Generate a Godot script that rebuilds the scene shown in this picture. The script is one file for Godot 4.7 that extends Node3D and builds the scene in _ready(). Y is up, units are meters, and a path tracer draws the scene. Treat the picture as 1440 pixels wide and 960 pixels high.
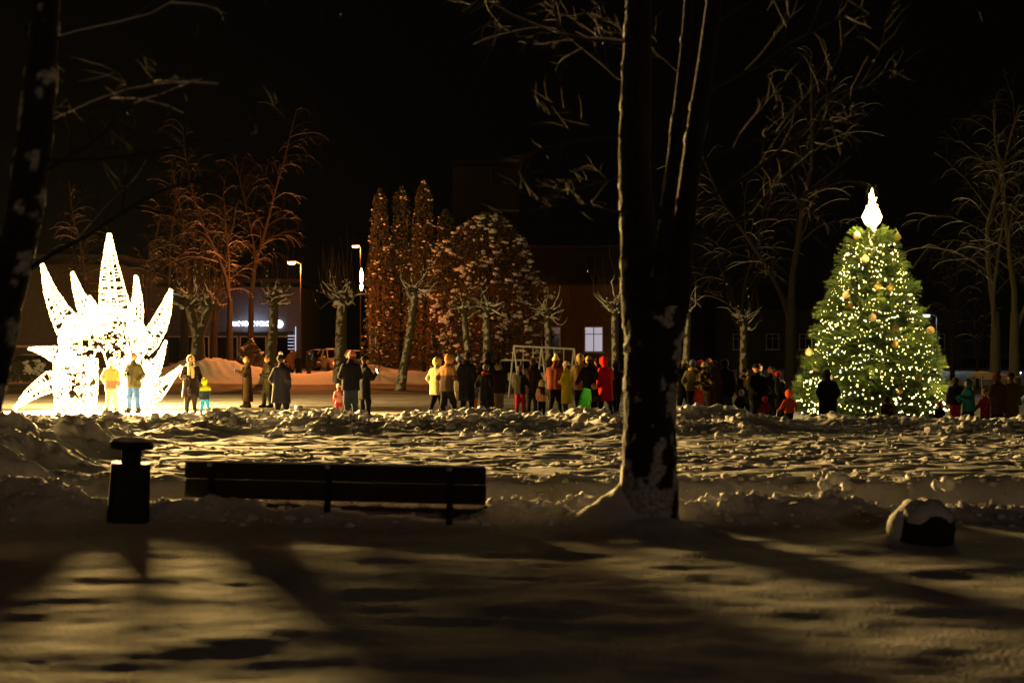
extends Node3D
# A park at night: snow, a glowing spiky light sculpture, a decorated tree, a crowd, bare trees, a bench and a bin.
const EYE := 1.64          # camera height in metres
const FOCAL := 2000.0      # focal length in pixels of the 1440 wide photograph
const HORIZON := 501.0
var rng := RandomNumberGenerator.new()
var M := {}
var used := {}
var n_rip: FastNoiseLite
var n_mid: FastNoiseLite
var n_fine: FastNoiseLite
var n_lump: FastNoiseLite
var n_big: FastNoiseLite
var heaps: Array = []
var prints := {}
var bead_mesh: ArrayMesh

# ------------------------------------------------------------------ mesh collecting
class MB:
	var v := PackedVector3Array()
	var n := PackedVector3Array()
	var c := PackedColorArray()
	var i := PackedInt32Array()
	var col := Color.WHITE
	func vert(p: Vector3, nn: Vector3) -> int:
		v.append(p); n.append(nn); c.append(col)
		return v.size() - 1
	func tri(a: Vector3, b: Vector3, cc: Vector3) -> void:
		var nn := (cc - a).cross(b - a)
		if nn.length_squared() < 1e-16: return
		nn = nn.normalized()
		var k := v.size()
		v.append(a); v.append(b); v.append(cc)
		n.append(nn); n.append(nn); n.append(nn)
		c.append(col); c.append(col); c.append(col)
		i.append(k); i.append(k + 1); i.append(k + 2)
	func quad(a: Vector3, b: Vector3, cc: Vector3, d: Vector3) -> void:
		tri(a, b, cc); tri(a, cc, d)
	func tube(pts: Array, rad: Array, sides: int, caps := true) -> void:
		var first := v.size()
		var m := pts.size()
		var up := Vector3(0.31, 0.17, 0.93)
		for k in m:
			var t: Vector3 = (pts[mini(k + 1, m - 1)] - pts[maxi(k - 1, 0)]).normalized()
			if absf(t.dot(up)) > 0.97: up = Vector3(0.9, 0.1, -0.3)
			var x := t.cross(up).normalized()
			var y := x.cross(t).normalized()
			up = y
			for s in sides:
				var a := TAU * s / sides
				var o := x * cos(a) + y * sin(a)
				v.append(pts[k] + o * rad[k]); n.append(o); c.append(col)
		for k in m - 1:
			for s in sides:
				var a := first + k * sides + s
				var b := first + k * sides + (s + 1) % sides
				i.append(a); i.append(b); i.append(a + sides)
				i.append(b); i.append(b + sides); i.append(a + sides)
		if caps:
			for e in [0, m - 1]:
				var t: Vector3 = (pts[0] - pts[1]).normalized() if e == 0 else (pts[m - 1] - pts[m - 2]).normalized()
				var k := vert(pts[e] + t * rad[e] * 0.35, t)
				for s in sides:
					i.append(k)
					if e == 0:
						i.append(first + (s + 1) % sides); i.append(first + s)
					else:
						i.append(first + e * sides + s); i.append(first + e * sides + (s + 1) % sides)
	# a box with chamfered edges
	func box(at: Vector3, size: Vector3, ch := 0.0, b := Basis.IDENTITY) -> void:
		var h := size * 0.5
		var e := minf(ch, minf(h.x, minf(h.y, h.z)) * 0.9)
		for ax in 3:
			for s in [-1.0, 1.0]:
				var u := (ax + 1) % 3
				var w := (ax + 2) % 3
				var q: Array = []
				for pr in [[-1, -1], [1, -1], [1, 1], [-1, 1]]:
					var p := Vector3.ZERO
					p[ax] = s * h[ax]
					p[u] = pr[0] * (h[u] - e)
					p[w] = pr[1] * (h[w] - e)
					q.append(at + b * p)
				if s < 0: quad(q[0], q[1], q[2], q[3])
				else: quad(q[3], q[2], q[1], q[0])
		if e <= 0.0: return
		for ax in 3:
			var u := (ax + 1) % 3
			var w := (ax + 2) % 3
			for su in [-1.0, 1.0]:
				for sw in [-1.0, 1.0]:
					var q: Array = []
					for pr in [[-1, 0], [1, 0], [1, 1], [-1, 1]]:
						var p := Vector3.ZERO
						p[ax] = pr[0] * (h[ax] - e)
						p[u] = su * (h[u] - (e if pr[1] == 1 else 0.0))
						p[w] = sw * (h[w] - (0.0 if pr[1] == 1 else e))
						q.append(at + b * p)
					if su * sw > 0: quad(q[3], q[2], q[1], q[0])
					else: quad(q[0], q[1], q[2], q[3])
		for sx in [-1.0, 1.0]:
			for sy in [-1.0, 1.0]:
				for sz in [-1.0, 1.0]:
					var p1 := at + b * Vector3(sx * h.x, sy * (h.y - e), sz * (h.z - e))
					var p2 := at + b * Vector3(sx * (h.x - e), sy * h.y, sz * (h.z - e))
					var p3 := at + b * Vector3(sx * (h.x - e), sy * (h.y - e), sz * h.z)
					if sx * sy * sz > 0: tri(p1, p3, p2)
					else: tri(p1, p2, p3)
	# a closed surface of revolution round y, given (radius, y) pairs
	func lathe(at: Vector3, prof: Array, sides: int, sx := 1.0, sz := 1.0) -> void:
		var first := v.size()
		for k in prof.size():
			var p: Vector2 = prof[k]
			var dd: Vector2 = prof[mini(k + 1, prof.size() - 1)] - prof[maxi(k - 1, 0)]
			for s in sides:
				var a := TAU * s / sides
				v.append(at + Vector3(cos(a) * p.x * sx, p.y, sin(a) * p.x * sz))
				n.append(Vector3(cos(a) * dd.y, -dd.x, sin(a) * dd.y).normalized() * (1.0 if prof[0].y < prof[-1].y else -1.0))
				c.append(col)
		for k in prof.size() - 1:
			for s in sides:
				var a := first + k * sides + s
				var b := first + k * sides + (s + 1) % sides
				if prof[0].y < prof[-1].y:
					i.append(a); i.append(b); i.append(a + sides)
					i.append(b); i.append(b + sides); i.append(a + sides)
				else:
					i.append(a); i.append(a + sides); i.append(b)
					i.append(b); i.append(a + sides); i.append(b + sides)
	# normals from the faces round each vertex (indexed meshes)
	func smooth(from_v := 0, from_i := 0) -> void:
		for k in range(from_v, v.size()): n[k] = Vector3.ZERO
		for k in range(from_i, i.size(), 3):
			var a := v[i[k]]
			var f := (v[i[k + 2]] - a).cross(v[i[k + 1]] - a)
			n[i[k]] += f; n[i[k + 1]] += f; n[i[k + 2]] += f
		for k in range(from_v, v.size()):
			n[k] = n[k].normalized() if n[k].length_squared() > 1e-20 else Vector3.UP
	func mesh() -> ArrayMesh:
		var a := []
		a.resize(Mesh.ARRAY_MAX)
		a[Mesh.ARRAY_VERTEX] = v; a[Mesh.ARRAY_NORMAL] = n; a[Mesh.ARRAY_COLOR] = c; a[Mesh.ARRAY_INDEX] = i
		var m := ArrayMesh.new()
		m.add_surface_from_arrays(Mesh.PRIMITIVE_TRIANGLES, a)
		return m

# ------------------------------------------------------------------ naming
func numbered(called: String) -> String:
	if not used.has(called):
		used[called] = 0
		return called
	used[called] += 1
	return "%s_%03d" % [called, used[called]]

func meta(o: Node, label: String, category: String, group := "", kind := "") -> void:
	if label: o.set_meta("label", label)
	if category: o.set_meta("category", category)
	if group: o.set_meta("group", group)
	if kind: o.set_meta("kind", kind)

func thing(called: String, at: Vector3, label: String, category: String, group := "", turn := 0.0) -> Node3D:
	var o := Node3D.new()
	o.name = numbered(called)
	add_child(o)
	o.position = at
	o.rotation.y = turn
	meta(o, label, category, group)
	return o

func part(called: String, mb, m: Material, parent: Node, kind := "") -> MeshInstance3D:
	var o := MeshInstance3D.new()
	o.name = numbered(called) if parent == self else called
	o.mesh = mb.mesh() if mb is MB else mb
	o.material_override = m
	parent.add_child(o, true)
	if kind: o.set_meta("kind", kind)
	return o

# ------------------------------------------------------------------ where things stand
func P(px: float, py: float, d: float) -> Vector3:
	return Vector3((px - 720.0) * d / FOCAL, EYE + (HORIZON - py) * d / FOCAL, -d)

func G(px: float, d: float) -> Vector3:
	var x := (px - 720.0) * d / FOCAL
	return Vector3(x, H(x, d), -d)

func bump(t: float, c: float, w: float) -> float:
	var q := (t - c) / w
	return exp(-q * q)

func lump(x: float, d: float, s: float) -> float:
	return pow(clampf(-n_lump.get_noise_2d(x * s, d * s), 0.0, 1.0), 0.8)

# height of the snow at x metres right and d metres away
func H(x: float, d: float) -> float:
	var h := 0.0
	if d < 15.0:
		var fg := 1.0 - smoothstep(12.0, 14.8, d)
		h += fg * (n_rip.get_noise_2d(x * 0.40, d * 0.8) * 0.015 + n_mid.get_noise_2d(x * 0.8 + 40.0, d * 1.3) * 0.009)
		h -= 0.011 * clampf(13.2 - d, 0.0, 9.0) + 0.0024 * pow(clampf(13.2 - d, 0.0, 9.0), 2.0)  # near snow shaped to tilt off the sculpture light, darkening it towards the camera
		h += fg * n_rip.get_noise_2d(x * 0.75 + 90.0, d * 1.6) * 0.010
	if d > 10.0 and d < 40.0:
		for q in heaps:
			var ex: float = (x - q[0]) / q[3]
			var ed: float = (d - q[1]) / q[4]
			var r2 := ex * ex + ed * ed
			if r2 < 4.0:
				var g := exp(-r2 * 1.1)
				h += q[2] * g * (0.55 + 0.5 * lump(x + q[0], d, 1.9) + 0.34 * lump(x, d, 4.2) + 0.12 * n_fine.get_noise_2d(x * 1.2, d * 1.2))
	if d > 12.8 and d < 19.5:
		var wob := n_big.get_noise_2d(x * 2.2, 3.0) * 0.35
		h -= 0.30 * smoothstep(14.75 + wob, 15.25 + wob, d) * (1.0 - smoothstep(17.3 + wob, 17.75 + wob, d))
		var e := bump(d, 14.45 + wob * 0.5, 0.42)
		h += e * (0.0 + 0.17 * lump(x, d, 2.0) * (0.35 + 0.65 * smoothstep(-0.35, 0.5, n_big.get_noise_2d(x * 2.0, 77.0))) + 0.14 * lump(x + 9.0, d, 4.4) * smoothstep(-0.4, 0.3, n_big.get_noise_2d(x * 5.0, 31.0)))
		h += bump(d, 17.95 + wob, 0.3) * (0.03 + 0.13 * lump(x, d, 2.2))
	if d > 17.0 and d < 36.0:
		var f := smoothstep(17.6, 18.6, d) * (1.0 - smoothstep(33.5, 35.5, d))
		var rough := 0.12 + 1.0 * smoothstep(-0.12, 0.3, n_big.get_noise_2d(x * 2.4, d * 3.4))
		rough *= 0.7 + 0.5 * smoothstep(22.0, 28.0, d)
		h += f * (n_mid.get_noise_2d(x * 0.4, d * 0.45) * 0.02 - pow(1.0 - absf(n_rip.get_noise_2d(x * 0.22 + d * 0.13, d * 0.62 + 20.0)), 9.0) * 0.032 - pow(1.0 - absf(n_rip.get_noise_2d(x * 0.5 - d * 0.3 + 50.0, d * 0.7)), 12.0) * 0.03 + 0.03)
		h += f * rough * (n_fine.get_noise_2d(x * 0.3, d * 0.4) * 0.010 + lump(x, d, 3.2) * 0.038 * smoothstep(23.0, 28.0, d))
		var pit := smoothstep(0.5, 0.8, lump(x * 1.1, d, 1.7)) * smoothstep(-0.05, 0.25, n_big.get_noise_2d(x * 2.6 + 60.0, d * 3.4))
		h -= f * pit * 0.045
		for q in prints.get(Vector2i(floori(x * 2.0), floori(d * 2.0)), []):
			var lx: float = ((x - q[0]) * q[2] + (d - q[1]) * q[3]) / 0.17
			var ld: float = (-(x - q[0]) * q[3] + (d - q[1]) * q[2]) / 0.075
			var rr := lx * lx + ld * ld
			h += 0.022 * exp(-pow((sqrt(rr) - 1.25) / 0.3, 2.0)) - 0.075 * (1.0 - smoothstep(0.55, 1.15, sqrt(rr)))
	if d > 26.0 and d < 38.0:
		var c := 31.3 + n_big.get_noise_2d(x * 1.3, 8.0) * 1.3
		var amp := 0.17 + 0.09 * n_big.get_noise_2d(x * 3.0, 40.0)
		amp *= 1.0 - 0.75 * bump(x, 6.5, 0.5) - 0.5 * bump(x, 10.6, 1.6) + 0.3 * smoothstep(-4.0, -8.0, x)
		var e := bump(d, c, 1.05)
		var e2 := bump(d, c + 2.1, 0.8) * 0.75
		h += (e + e2) * amp * (0.12 + 0.75 * lump(x, d, 1.15) + 0.75 * lump(x + 5.0, d, 2.7)) + (e + e2) * 0.07 * lump(x, d + 3.0, 5.2)
	if d > 33.0:
		h += smoothstep(34.0, 36.0, d) * (-0.03 + n_fine.get_noise_2d(x * 0.5, d * 0.5) * 0.018 + n_mid.get_noise_2d(x * 0.5, d * 0.5) * 0.02)
		h -= 0.46 * smoothstep(4.0, 9.0, x) * smoothstep(31.5, 36.0, d) * (1.0 - smoothstep(50.0, 62.0, d))
		h -= 0.10 * smoothstep(63.0, 63.6, d) * (1.0 - smoothstep(79.6, 80.4, d))
		var ba := 0.75 + 0.25 * n_big.get_noise_2d(x * 0.9, 100.0) + 0.75 * bump(x, -18.4, 2.6) + 0.25 * bump(x, -9.0, 1.6)
		ba *= 1.0 - 0.55 * smoothstep(-3.0, 3.0, x)
		h += bump(d, 84.5, 2.3) * ba * (0.8 + 0.3 * lump(x, d, 0.5) + 0.10 * n_fine.get_noise_2d(x * 0.5, d * 0.5))
		h += smoothstep(86.0, 98.0, d) * 0.62
	return h

func tex(freq: float, size: int, ramp: Array, seed_: int, oct := 4, kind := FastNoiseLite.TYPE_SIMPLEX_SMOOTH, as_normal := false) -> NoiseTexture2D:
	var f := FastNoiseLite.new()
	f.seed = seed_; f.frequency = freq; f.fractal_octaves = oct; f.noise_type = kind
	var t := NoiseTexture2D.new()
	t.width = size; t.height = size; t.seamless = true; t.noise = f
	t.as_normal_map = as_normal
	if ramp:
		var g := Gradient.new()
		g.offsets = PackedFloat32Array([0.0, 1.0]); g.colors = PackedColorArray([ramp[0], ramp[1]])
		t.color_ramp = g
	return t

func mat(col: Color, rough := 0.8, metal := 0.0) -> StandardMaterial3D:
	var m := StandardMaterial3D.new()
	m.albedo_color = col; m.roughness = rough; m.metallic = metal
	return m

func grained(col: Color, rough: float, t: Texture2D, scale_: float, hm: Texture2D = null, cm := 0.0) -> StandardMaterial3D:
	var m := mat(col, rough)
	m.albedo_texture = t
	m.uv1_triplanar = true; m.uv1_world_triplanar = true; m.uv1_scale = Vector3.ONE * scale_
	if hm:
		m.heightmap_enabled = true; m.heightmap_texture = hm; m.heightmap_scale = cm
	return m

func glow(col: Color, energy: float) -> StandardMaterial3D:
	var m := mat(Color(0.8, 0.8, 0.75), 0.5)
	m.emission_enabled = true; m.emission = col; m.emission_energy_multiplier = energy
	return m

func lamp(called: String, at: Vector3, col: Color, energy: float, size: float, parent: Node) -> void:
	var l := OmniLight3D.new()
	l.name = called
	l.light_color = col; l.light_energy = energy; l.light_size = size
	l.omni_range = 150.0; l.omni_attenuation = 2.0; l.shadow_enabled = true
	parent.add_child(l, true)
	l.position = at

# a broad soft source facing +z (or -z), as large as the glowing net behind it
func area_lamp(called: String, at: Vector3, col: Color, energy: float, size: Vector2, front: bool, parent: Node) -> void:
	var l := AreaLight3D.new()
	l.name = called
	l.light_color = col; l.light_energy = energy; l.area_size = size
	l.area_range = 150.0; l.area_attenuation = 2.0; l.shadow_enabled = true
	parent.add_child(l, true)
	l.position = at
	if front: l.rotation.y = PI

func noise(seed_: int, freq: float, oct: int, kind := FastNoiseLite.TYPE_SIMPLEX_SMOOTH) -> FastNoiseLite:
	var f := FastNoiseLite.new()
	f.seed = seed_; f.frequency = freq; f.fractal_octaves = oct; f.noise_type = kind
	if oct == 1: f.fractal_type = FastNoiseLite.FRACTAL_NONE
	return f

func _ready() -> void:
	rng.seed = 20
	set_view()
	make_materials()
	make_noises()
	make_prints()
	make_ground()
	make_buildings()
	make_sculpture()
	make_christmas_tree()
	make_street_lamps()
	make_trees()
	make_cars()
	make_furniture()
	make_people()
	make_small_things()

func set_view() -> void:
	var cam := Camera3D.new()
	cam.name = "camera"
	cam.projection = Camera3D.PROJECTION_FRUSTUM
	cam.near = 0.1; cam.far = 900.0
	cam.size = 0.1 * 960.0 / FOCAL
	cam.frustum_offset = Vector2(0.0, 0.1 * (HORIZON - 480.0) / FOCAL)
	var at := CameraAttributesPhysical.new()
	at.frustum_near = 0.1; at.frustum_far = 900.0; at.frustum_focal_length = 50.0; at.exposure_aperture = 1.6; at.frustum_focus_distance = 41.0
	cam.attributes = at
	add_child(cam)
	cam.position = Vector3(0, EYE, 0)
	cam.current = true
	var e := Environment.new()
	e.background_mode = Environment.BG_SKY
	var sm := ProceduralSkyMaterial.new()
	sm.sky_top_color = Color(0.005, 0.004, 0.004); sm.sky_horizon_color = Color(0.010, 0.008, 0.006)
	sm.ground_bottom_color = Color(0.01, 0.009, 0.008); sm.ground_horizon_color = Color(0.030, 0.024, 0.018)
	sm.sky_curve = 0.12
	var sky := Sky.new()
	sky.sky_material = sm
	e.sky = sky
	e.tonemap_mode = Environment.TONE_MAPPER_LINEAR
	e.tonemap_exposure = 1.0
	# thin frosty air: it glows faintly round the sculpture
	e.fog_enabled = true; e.fog_density = 0.000013; e.fog_light_color = Color(0.9, 0.9, 0.9)
	e.sdfgi_enabled = true; e.ssao_enabled = true; e.ssil_enabled = true
	var w := WorldEnvironment.new()
	w.name = "environment"
	w.environment = e
	add_child(w)

const WARM := Color(1.0, 0.805, 0.465)      # the sculpture's warm white bulbs
const TREE_WARM := Color(1.0, 0.90, 0.58)
const SODIUM := Color(1.0, 0.55, 0.25)
const SCULPTURE_FRONT := 5700.0
const SCULPTURE_BACK := 380.0
const LAMP_LIGHT := 58.0

func make_materials() -> void:
	var soft := tex(0.012, 512, [Color(0.86, 0.86, 0.87), Color(1, 1, 1)], 3)
	var rough := tex(0.02, 512, [Color(0.45, 0.45, 0.45), Color(1, 1, 1)], 4, 5)
	var bark_h := tex(0.03, 512, [], 5, 5, FastNoiseLite.TYPE_CELLULAR)
	var grain_h := tex(0.05, 512, [], 6, 5)
	M.snow = grained(Color(0.93, 0.93, 0.94), 0.85, soft, 0.8, grain_h, 0.5)
	M.snow.vertex_color_use_as_albedo = true
	M.snow_cap = grained(Color(0.92, 0.92, 0.93), 0.85, soft, 1.5, grain_h, 0.8)
	M.bark = grained(Color(0.16, 0.135, 0.11), 0.95, rough, 1.6, bark_h, 1.6)
	M.bark_snow = grained(Color(1, 1, 1), 0.95, rough, 1.6, bark_h, 0.8)
	M.bark_snow.vertex_color_use_as_albedo = true
	M.bark_pale = grained(Color(0.31, 0.28, 0.20), 0.95, rough, 1.2, bark_h, 2.0)
	M.twig = mat(Color(0.16, 0.13, 0.10), 0.95)
	M.plaster = grained(Color(0.44, 0.31, 0.16), 0.9, soft, 0.35, grain_h, 0.4)
	M.wall_grey = grained(Color(0.37, 0.37, 0.39), 0.9, soft, 0.3, grain_h, 0.4)
	M.wall_far = grained(Color(0.24, 0.24, 0.26), 0.9, soft, 0.3, grain_h, 0.4)
	M.wall_dark = grained(Color(0.28, 0.26, 0.21), 0.9, soft, 0.3, grain_h, 0.4)
	M.roof = grained(Color(0.28, 0.25, 0.24), 0.9, rough, 0.5)
	M.frame = mat(Color(0.75, 0.74, 0.72), 0.6)
	M.glass = mat(Color(0.03, 0.03, 0.035), 0.08)
	M.wood = grained(Color(0.24, 0.16, 0.11), 0.75, rough, 3.0, grain_h, 0.2)
	M.wood_pale = grained(Color(0.62, 0.46, 0.28), 0.8, rough, 2.0, grain_h, 0.3)
	M.iron = mat(Color(0.10, 0.10, 0.10), 0.6, 0.4)
	M.steel = mat(Color(0.62, 0.63, 0.62), 0.45, 0.3)
	M.pole = mat(Color(0.055, 0.055, 0.055), 0.7, 0.0)
	M.stone = grained(Color(0.26, 0.25, 0.24), 0.9, rough, 3.0, grain_h, 1.2)
	M.needle = mat(Color(0.40, 0.44, 0.14), 0.8)
	M.needle.vertex_color_use_as_albedo = true
	M.needle.backlight_enabled = true; M.needle.backlight = Color(0.25, 0.3, 0.12)
	M.leaf = mat(Color(1, 1, 1), 0.9)
	M.leaf.vertex_color_use_as_albedo = true
	M.led = glow(WARM, 13.0)
	M.tree_led = glow(TREE_WARM, 34.0)
	M.topper = glow(TREE_WARM, 9.0)
	M.sodium = glow(Color(1.0, 0.78, 0.5), 8.0)
	M.white_led = glow(Color(0.9, 0.95, 1.0), 5.0)
	M.blue_led = glow(Color(0.75, 0.86, 1.0), 1.2)
	M.lit_window = glow(Color(0.93, 0.91, 1.0), 0.42)
	M.black_gloss = mat(Color(0.02, 0.02, 0.02), 0.1)
	M.tyre = mat(Color(0.06, 0.06, 0.06), 0.9)
	M.cloth = {}

func cloth(c: Color) -> StandardMaterial3D:
	var key := c.to_html()
	if not M.cloth.has(key):
		var m := mat(c, 0.92)
		m.metallic_specular = 0.25
		m.vertex_color_use_as_albedo = true
		M.cloth[key] = m
	return M.cloth[key]

func make_noises() -> void:
	n_rip = noise(11, 1.0, 3)
	n_mid = noise(12, 1.0, 4)
	n_fine = noise(13, 3.2, 4)
	n_big = noise(14, 0.16, 2)
	n_lump = noise(15, 1.0, 1, FastNoiseLite.TYPE_CELLULAR)
	n_lump.cellular_return_type = FastNoiseLite.RETURN_DISTANCE
	n_lump.domain_warp_enabled = true
	n_lump.domain_warp_amplitude = 0.35; n_lump.domain_warp_frequency = 0.9
	# heaps of cleared snow: photo x, distance, height, half width, half depth
	for q in [[30, 14.5, 0.208, 0.85, 0.55], [75, 14.2, 0.149, 0.5, 0.5], [10, 22, 0.62, 0.9, 1], [105, 24, 0.52, 0.75, 0.9], [150, 26, 0.3, 0.6, 0.8],
			[60, 19.8, 0.34, 0.8, 0.6], [-20, 19, 0.4, 0.9, 0.8], [-90, 17.5, 0.5, 1.2, 1], [235, 28.5, 0.125, 0.8, 0.8], [290, 29.5, 0.17, 0.9, 0.8],
			[225, 14.6, 0.0794, 0.5, 0.4], [430, 33.6, 0.18, 1.5, 0.8], [660, 33, 0.165, 0.95, 0.9], [560, 34, 0.125, 1, 0.8], [820, 33.4, 0.14, 1, 0.8],
			[745, 14.7, 0.0992, 0.36, 0.4], [820, 14.9, 0.0744, 0.6, 0.5], [1030, 33.5, 0.23, 1.4, 1], [960, 33.4, 0.17, 0.7, 0.8], [1185, 34.2, 0.25, 1, 0.9], [1285, 34.5, 0.26, 1, 0.9],
			[1075, 14.9, 0.0794, 0.7, 0.4], [1180, 14.6, 0.0694, 0.6, 0.4], [1400, 15, 0.0992, 0.9, 0.4], [1440, 33, 0.1, 1.2, 0.8], [620, 14.3, 0.0645, 0.5, 0.4], [440, 14.3, 0.0595, 0.7, 0.4],
			[1262, 12.7, 0.0744, 0.16, 0.2], [880, 13.7, 0.25, 0.22, 0.24], [850, 13.8, 0.16, 0.4, 0.3], [925, 13.35, 0.112, 0.42, 0.4]]:
		heaps.append([(q[0] - 720.0) * q[1] / FOCAL, q[1], q[2], q[3], q[4]])

# trails of boot prints over the open snow
func make_prints() -> void:
	var pr := RandomNumberGenerator.new()
	pr.seed = 5
	for t in [[-7.5, 28.5, 0.15, -0.35, 34], [-2.0, 29.0, 0.42, -0.20, 40], [9.0, 28.0, -0.40, -0.22, 42], [-9.0, 24.0, 0.50, -0.06, 46], [3.0, 30.0, 0.20, -0.45, 26], [-5.0, 19.2, 0.46, 0.16, 40], [10.0, 22.5, -0.52, 0.04, 44], [6.5, 30.5, -0.12, -0.42, 28], [0.5, 19.0, 0.30, 0.34, 30]]:
		var p := Vector2(t[0], t[1])
		var v := Vector2(t[2], t[3])
		for k in t[4]:
			v = v.rotated(pr.randf_range(-0.13, 0.13)).normalized() * pr.randf_range(0.42, 0.62)
			p += v
			var u := v.normalized()
			var s := p + Vector2(-u.y, u.x) * (0.11 if k % 2 == 0 else -0.11)
			for cx in range(floori((s.x - 0.3) * 2.0), floori((s.x + 0.3) * 2.0) + 1):
				for cd in range(floori((s.y - 0.3) * 2.0), floori((s.y + 0.3) * 2.0) + 1):
					var key := Vector2i(cx, cd)
					if not prints.has(key): prints[key] = []
					prints[key].append([s.x, s.y, u.x, u.y])

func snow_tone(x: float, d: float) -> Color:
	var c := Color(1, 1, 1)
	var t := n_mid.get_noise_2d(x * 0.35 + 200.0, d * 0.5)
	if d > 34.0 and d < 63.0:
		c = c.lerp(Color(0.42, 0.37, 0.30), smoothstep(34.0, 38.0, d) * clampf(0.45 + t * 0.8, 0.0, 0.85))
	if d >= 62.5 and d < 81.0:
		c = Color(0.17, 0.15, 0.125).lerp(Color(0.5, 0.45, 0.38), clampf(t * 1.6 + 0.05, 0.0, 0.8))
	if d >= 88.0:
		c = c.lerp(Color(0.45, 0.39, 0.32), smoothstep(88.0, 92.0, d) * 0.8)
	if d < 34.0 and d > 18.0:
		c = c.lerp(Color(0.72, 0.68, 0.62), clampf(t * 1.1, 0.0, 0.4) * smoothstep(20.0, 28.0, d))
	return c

func make_ground() -> void:
	var ds: Array = []
	var d := -60.0
	while d < 700.0:
		ds.append(d)
		if d < 4.0: d += 4.0 if d < 0.0 else 1.0
		elif d < 6.2: d += 0.25
		elif d < 13.4: d += 0.065
		elif d < 18.6: d += 0.042
		elif d < 28.0: d += 0.065
		elif d < 36.5: d += 0.06
		elif d < 50.0: d += 0.22
		elif d < 80.0: d += 0.7
		elif d < 90.0: d += 0.3
		elif d < 110.0: d += 1.5
		else: d *= 1.25
	var us: Array = []
	for k in range(8, 0, -1): us.append(-1.0 - k)
	for k in 501: us.append(-1.0 + k / 250.0)
	for k in range(1, 9): us.append(1.0 + k)
	var mb := MB.new()
	var nu := us.size()
	for dd in ds:
		var w := maxf(5.0, 0.41 * dd + 3.0)
		for u in us:
			var x: float = u * w if absf(u) <= 1.0 else signf(u) * (w + pow((absf(u) - 1.0) / 8.0, 2.0) * 350.0)
			mb.v.append(Vector3(x, H(x, dd), -dd))
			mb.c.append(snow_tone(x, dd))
			mb.n.append(Vector3.UP)
	for r in ds.size() - 1:
		for k in nu - 1:
			var a := r * nu + k
			mb.i.append(a); mb.i.append(a + nu); mb.i.append(a + 1)
			mb.i.append(a + 1); mb.i.append(a + nu); mb.i.append(a + nu + 1)
	mb.smooth()
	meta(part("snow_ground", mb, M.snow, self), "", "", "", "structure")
	# lumps thrown up by the plough, too many to count
	var clods: Array = []
	for k in 3:
		clods.append(clod_mesh(k))
	for k in 3:
		var list: Array = []
		for q in 2300:
			var p := Vector3.ZERO
			var s := 0.05
			var z := rng.randf()
			if z < 0.55:
				var x := rng.randf_range(-13.5, 15.0)
				p = Vector3(x, 0, -(31.6 + rng.randfn() * 1.2)); s = 0.015 + pow(rng.randf(), 4.5) * 0.14
				if absf(x - 6.5) < 0.5: s *= 0.4
			elif z < 0.74:
				p = Vector3(rng.randf_range(-12.0, 12.0), 0, -rng.randf_range(19.5, 31.0)); s = 0.012 + pow(rng.randf(), 3.0) * 0.04
			elif z < 0.92:
				p = Vector3(rng.randf_range(-6.0, 6.5), 0, -(14.5 + rng.randfn() * 0.35)); s = 0.012 + pow(rng.randf(), 3.0) * 0.05
				if p.x > 1.0 and p.x < 1.7 and p.z > -14.2: s = 0.01
			else:
				p = Vector3(rng.randf_range(-7.0, 7.0), 0, -(17.9 + rng.randfn() * 0.25)); s = 0.012 + pow(rng.randf(), 3.0) * 0.05
			p.y = H(p.x, -p.z) + s * 0.1
			list.append(Transform3D(Basis.from_euler(Vector3(rng.randf() * 6.0, rng.randf() * 6.0, rng.randf() * 6.0)).scaled(Vector3(s, s * rng.randf_range(0.6, 1.0), s * rng.randf_range(0.7, 1.2))), p))
		copies("snow_clods", clods[k], M.snow_cap, list, [], self)

func copies(called: String, m: Mesh, mt: Material, list: Array, cols: Array, parent: Node) -> MultiMeshInstance3D:
	var mm := MultiMesh.new()
	mm.transform_format = MultiMesh.TRANSFORM_3D
	mm.use_colors = cols.size() > 0
	mm.mesh = m
	mm.instance_count = list.size()
	for k in list.size():
		mm.set_instance_transform(k, list[k])
		if cols: mm.set_instance_color(k, cols[k])
	var o := MultiMeshInstance3D.new()
	o.name = numbered(called) if parent == self else called
	o.multimesh = mm
	o.material_override = mt
	parent.add_child(o, true)
	o.set_meta("kind", "stuff")
	if parent == self:
		o.set_meta("label", "broken lumps of cleared snow strewn over the banks"); o.set_meta("category", "snow lumps")
	return o

# an uneven ball of snow about 1 across the radius
func ball(mb: MB, at: Vector3, r: Vector3, nlat: int, nlon: int, wob: float, seed_: float) -> void:
	var fv := mb.v.size()
	var fi := mb.i.size()
	for a in nlat + 1:
		var th := PI * a / nlat
		for b in nlon:
			var ph := TAU * b / nlon
			var o := Vector3(sin(th) * cos(ph), cos(th), sin(th) * sin(ph))
			var k := 1.0 + wob * n_mid.get_noise_3d(o.x * 1.3 + seed_, o.y * 1.3, o.z * 1.3)
			mb.v.append(at + o * r * k); mb.n.append(o); mb.c.append(mb.col)
	for a in nlat:
		for b in nlon:
			var q := fv + a * nlon + b
			var e := fv + a * nlon + (b + 1) % nlon
			mb.i.append(q); mb.i.append(e); mb.i.append(q + nlon)
			mb.i.append(e); mb.i.append(e + nlon); mb.i.append(q + nlon)
	mb.smooth(fv, fi)

func clod_mesh(k: int) -> ArrayMesh:
	var mb := MB.new()
	ball(mb, Vector3.ZERO, Vector3.ONE, 6, 8, 0.9, 13.0 * k)
	return mb.mesh()

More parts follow.
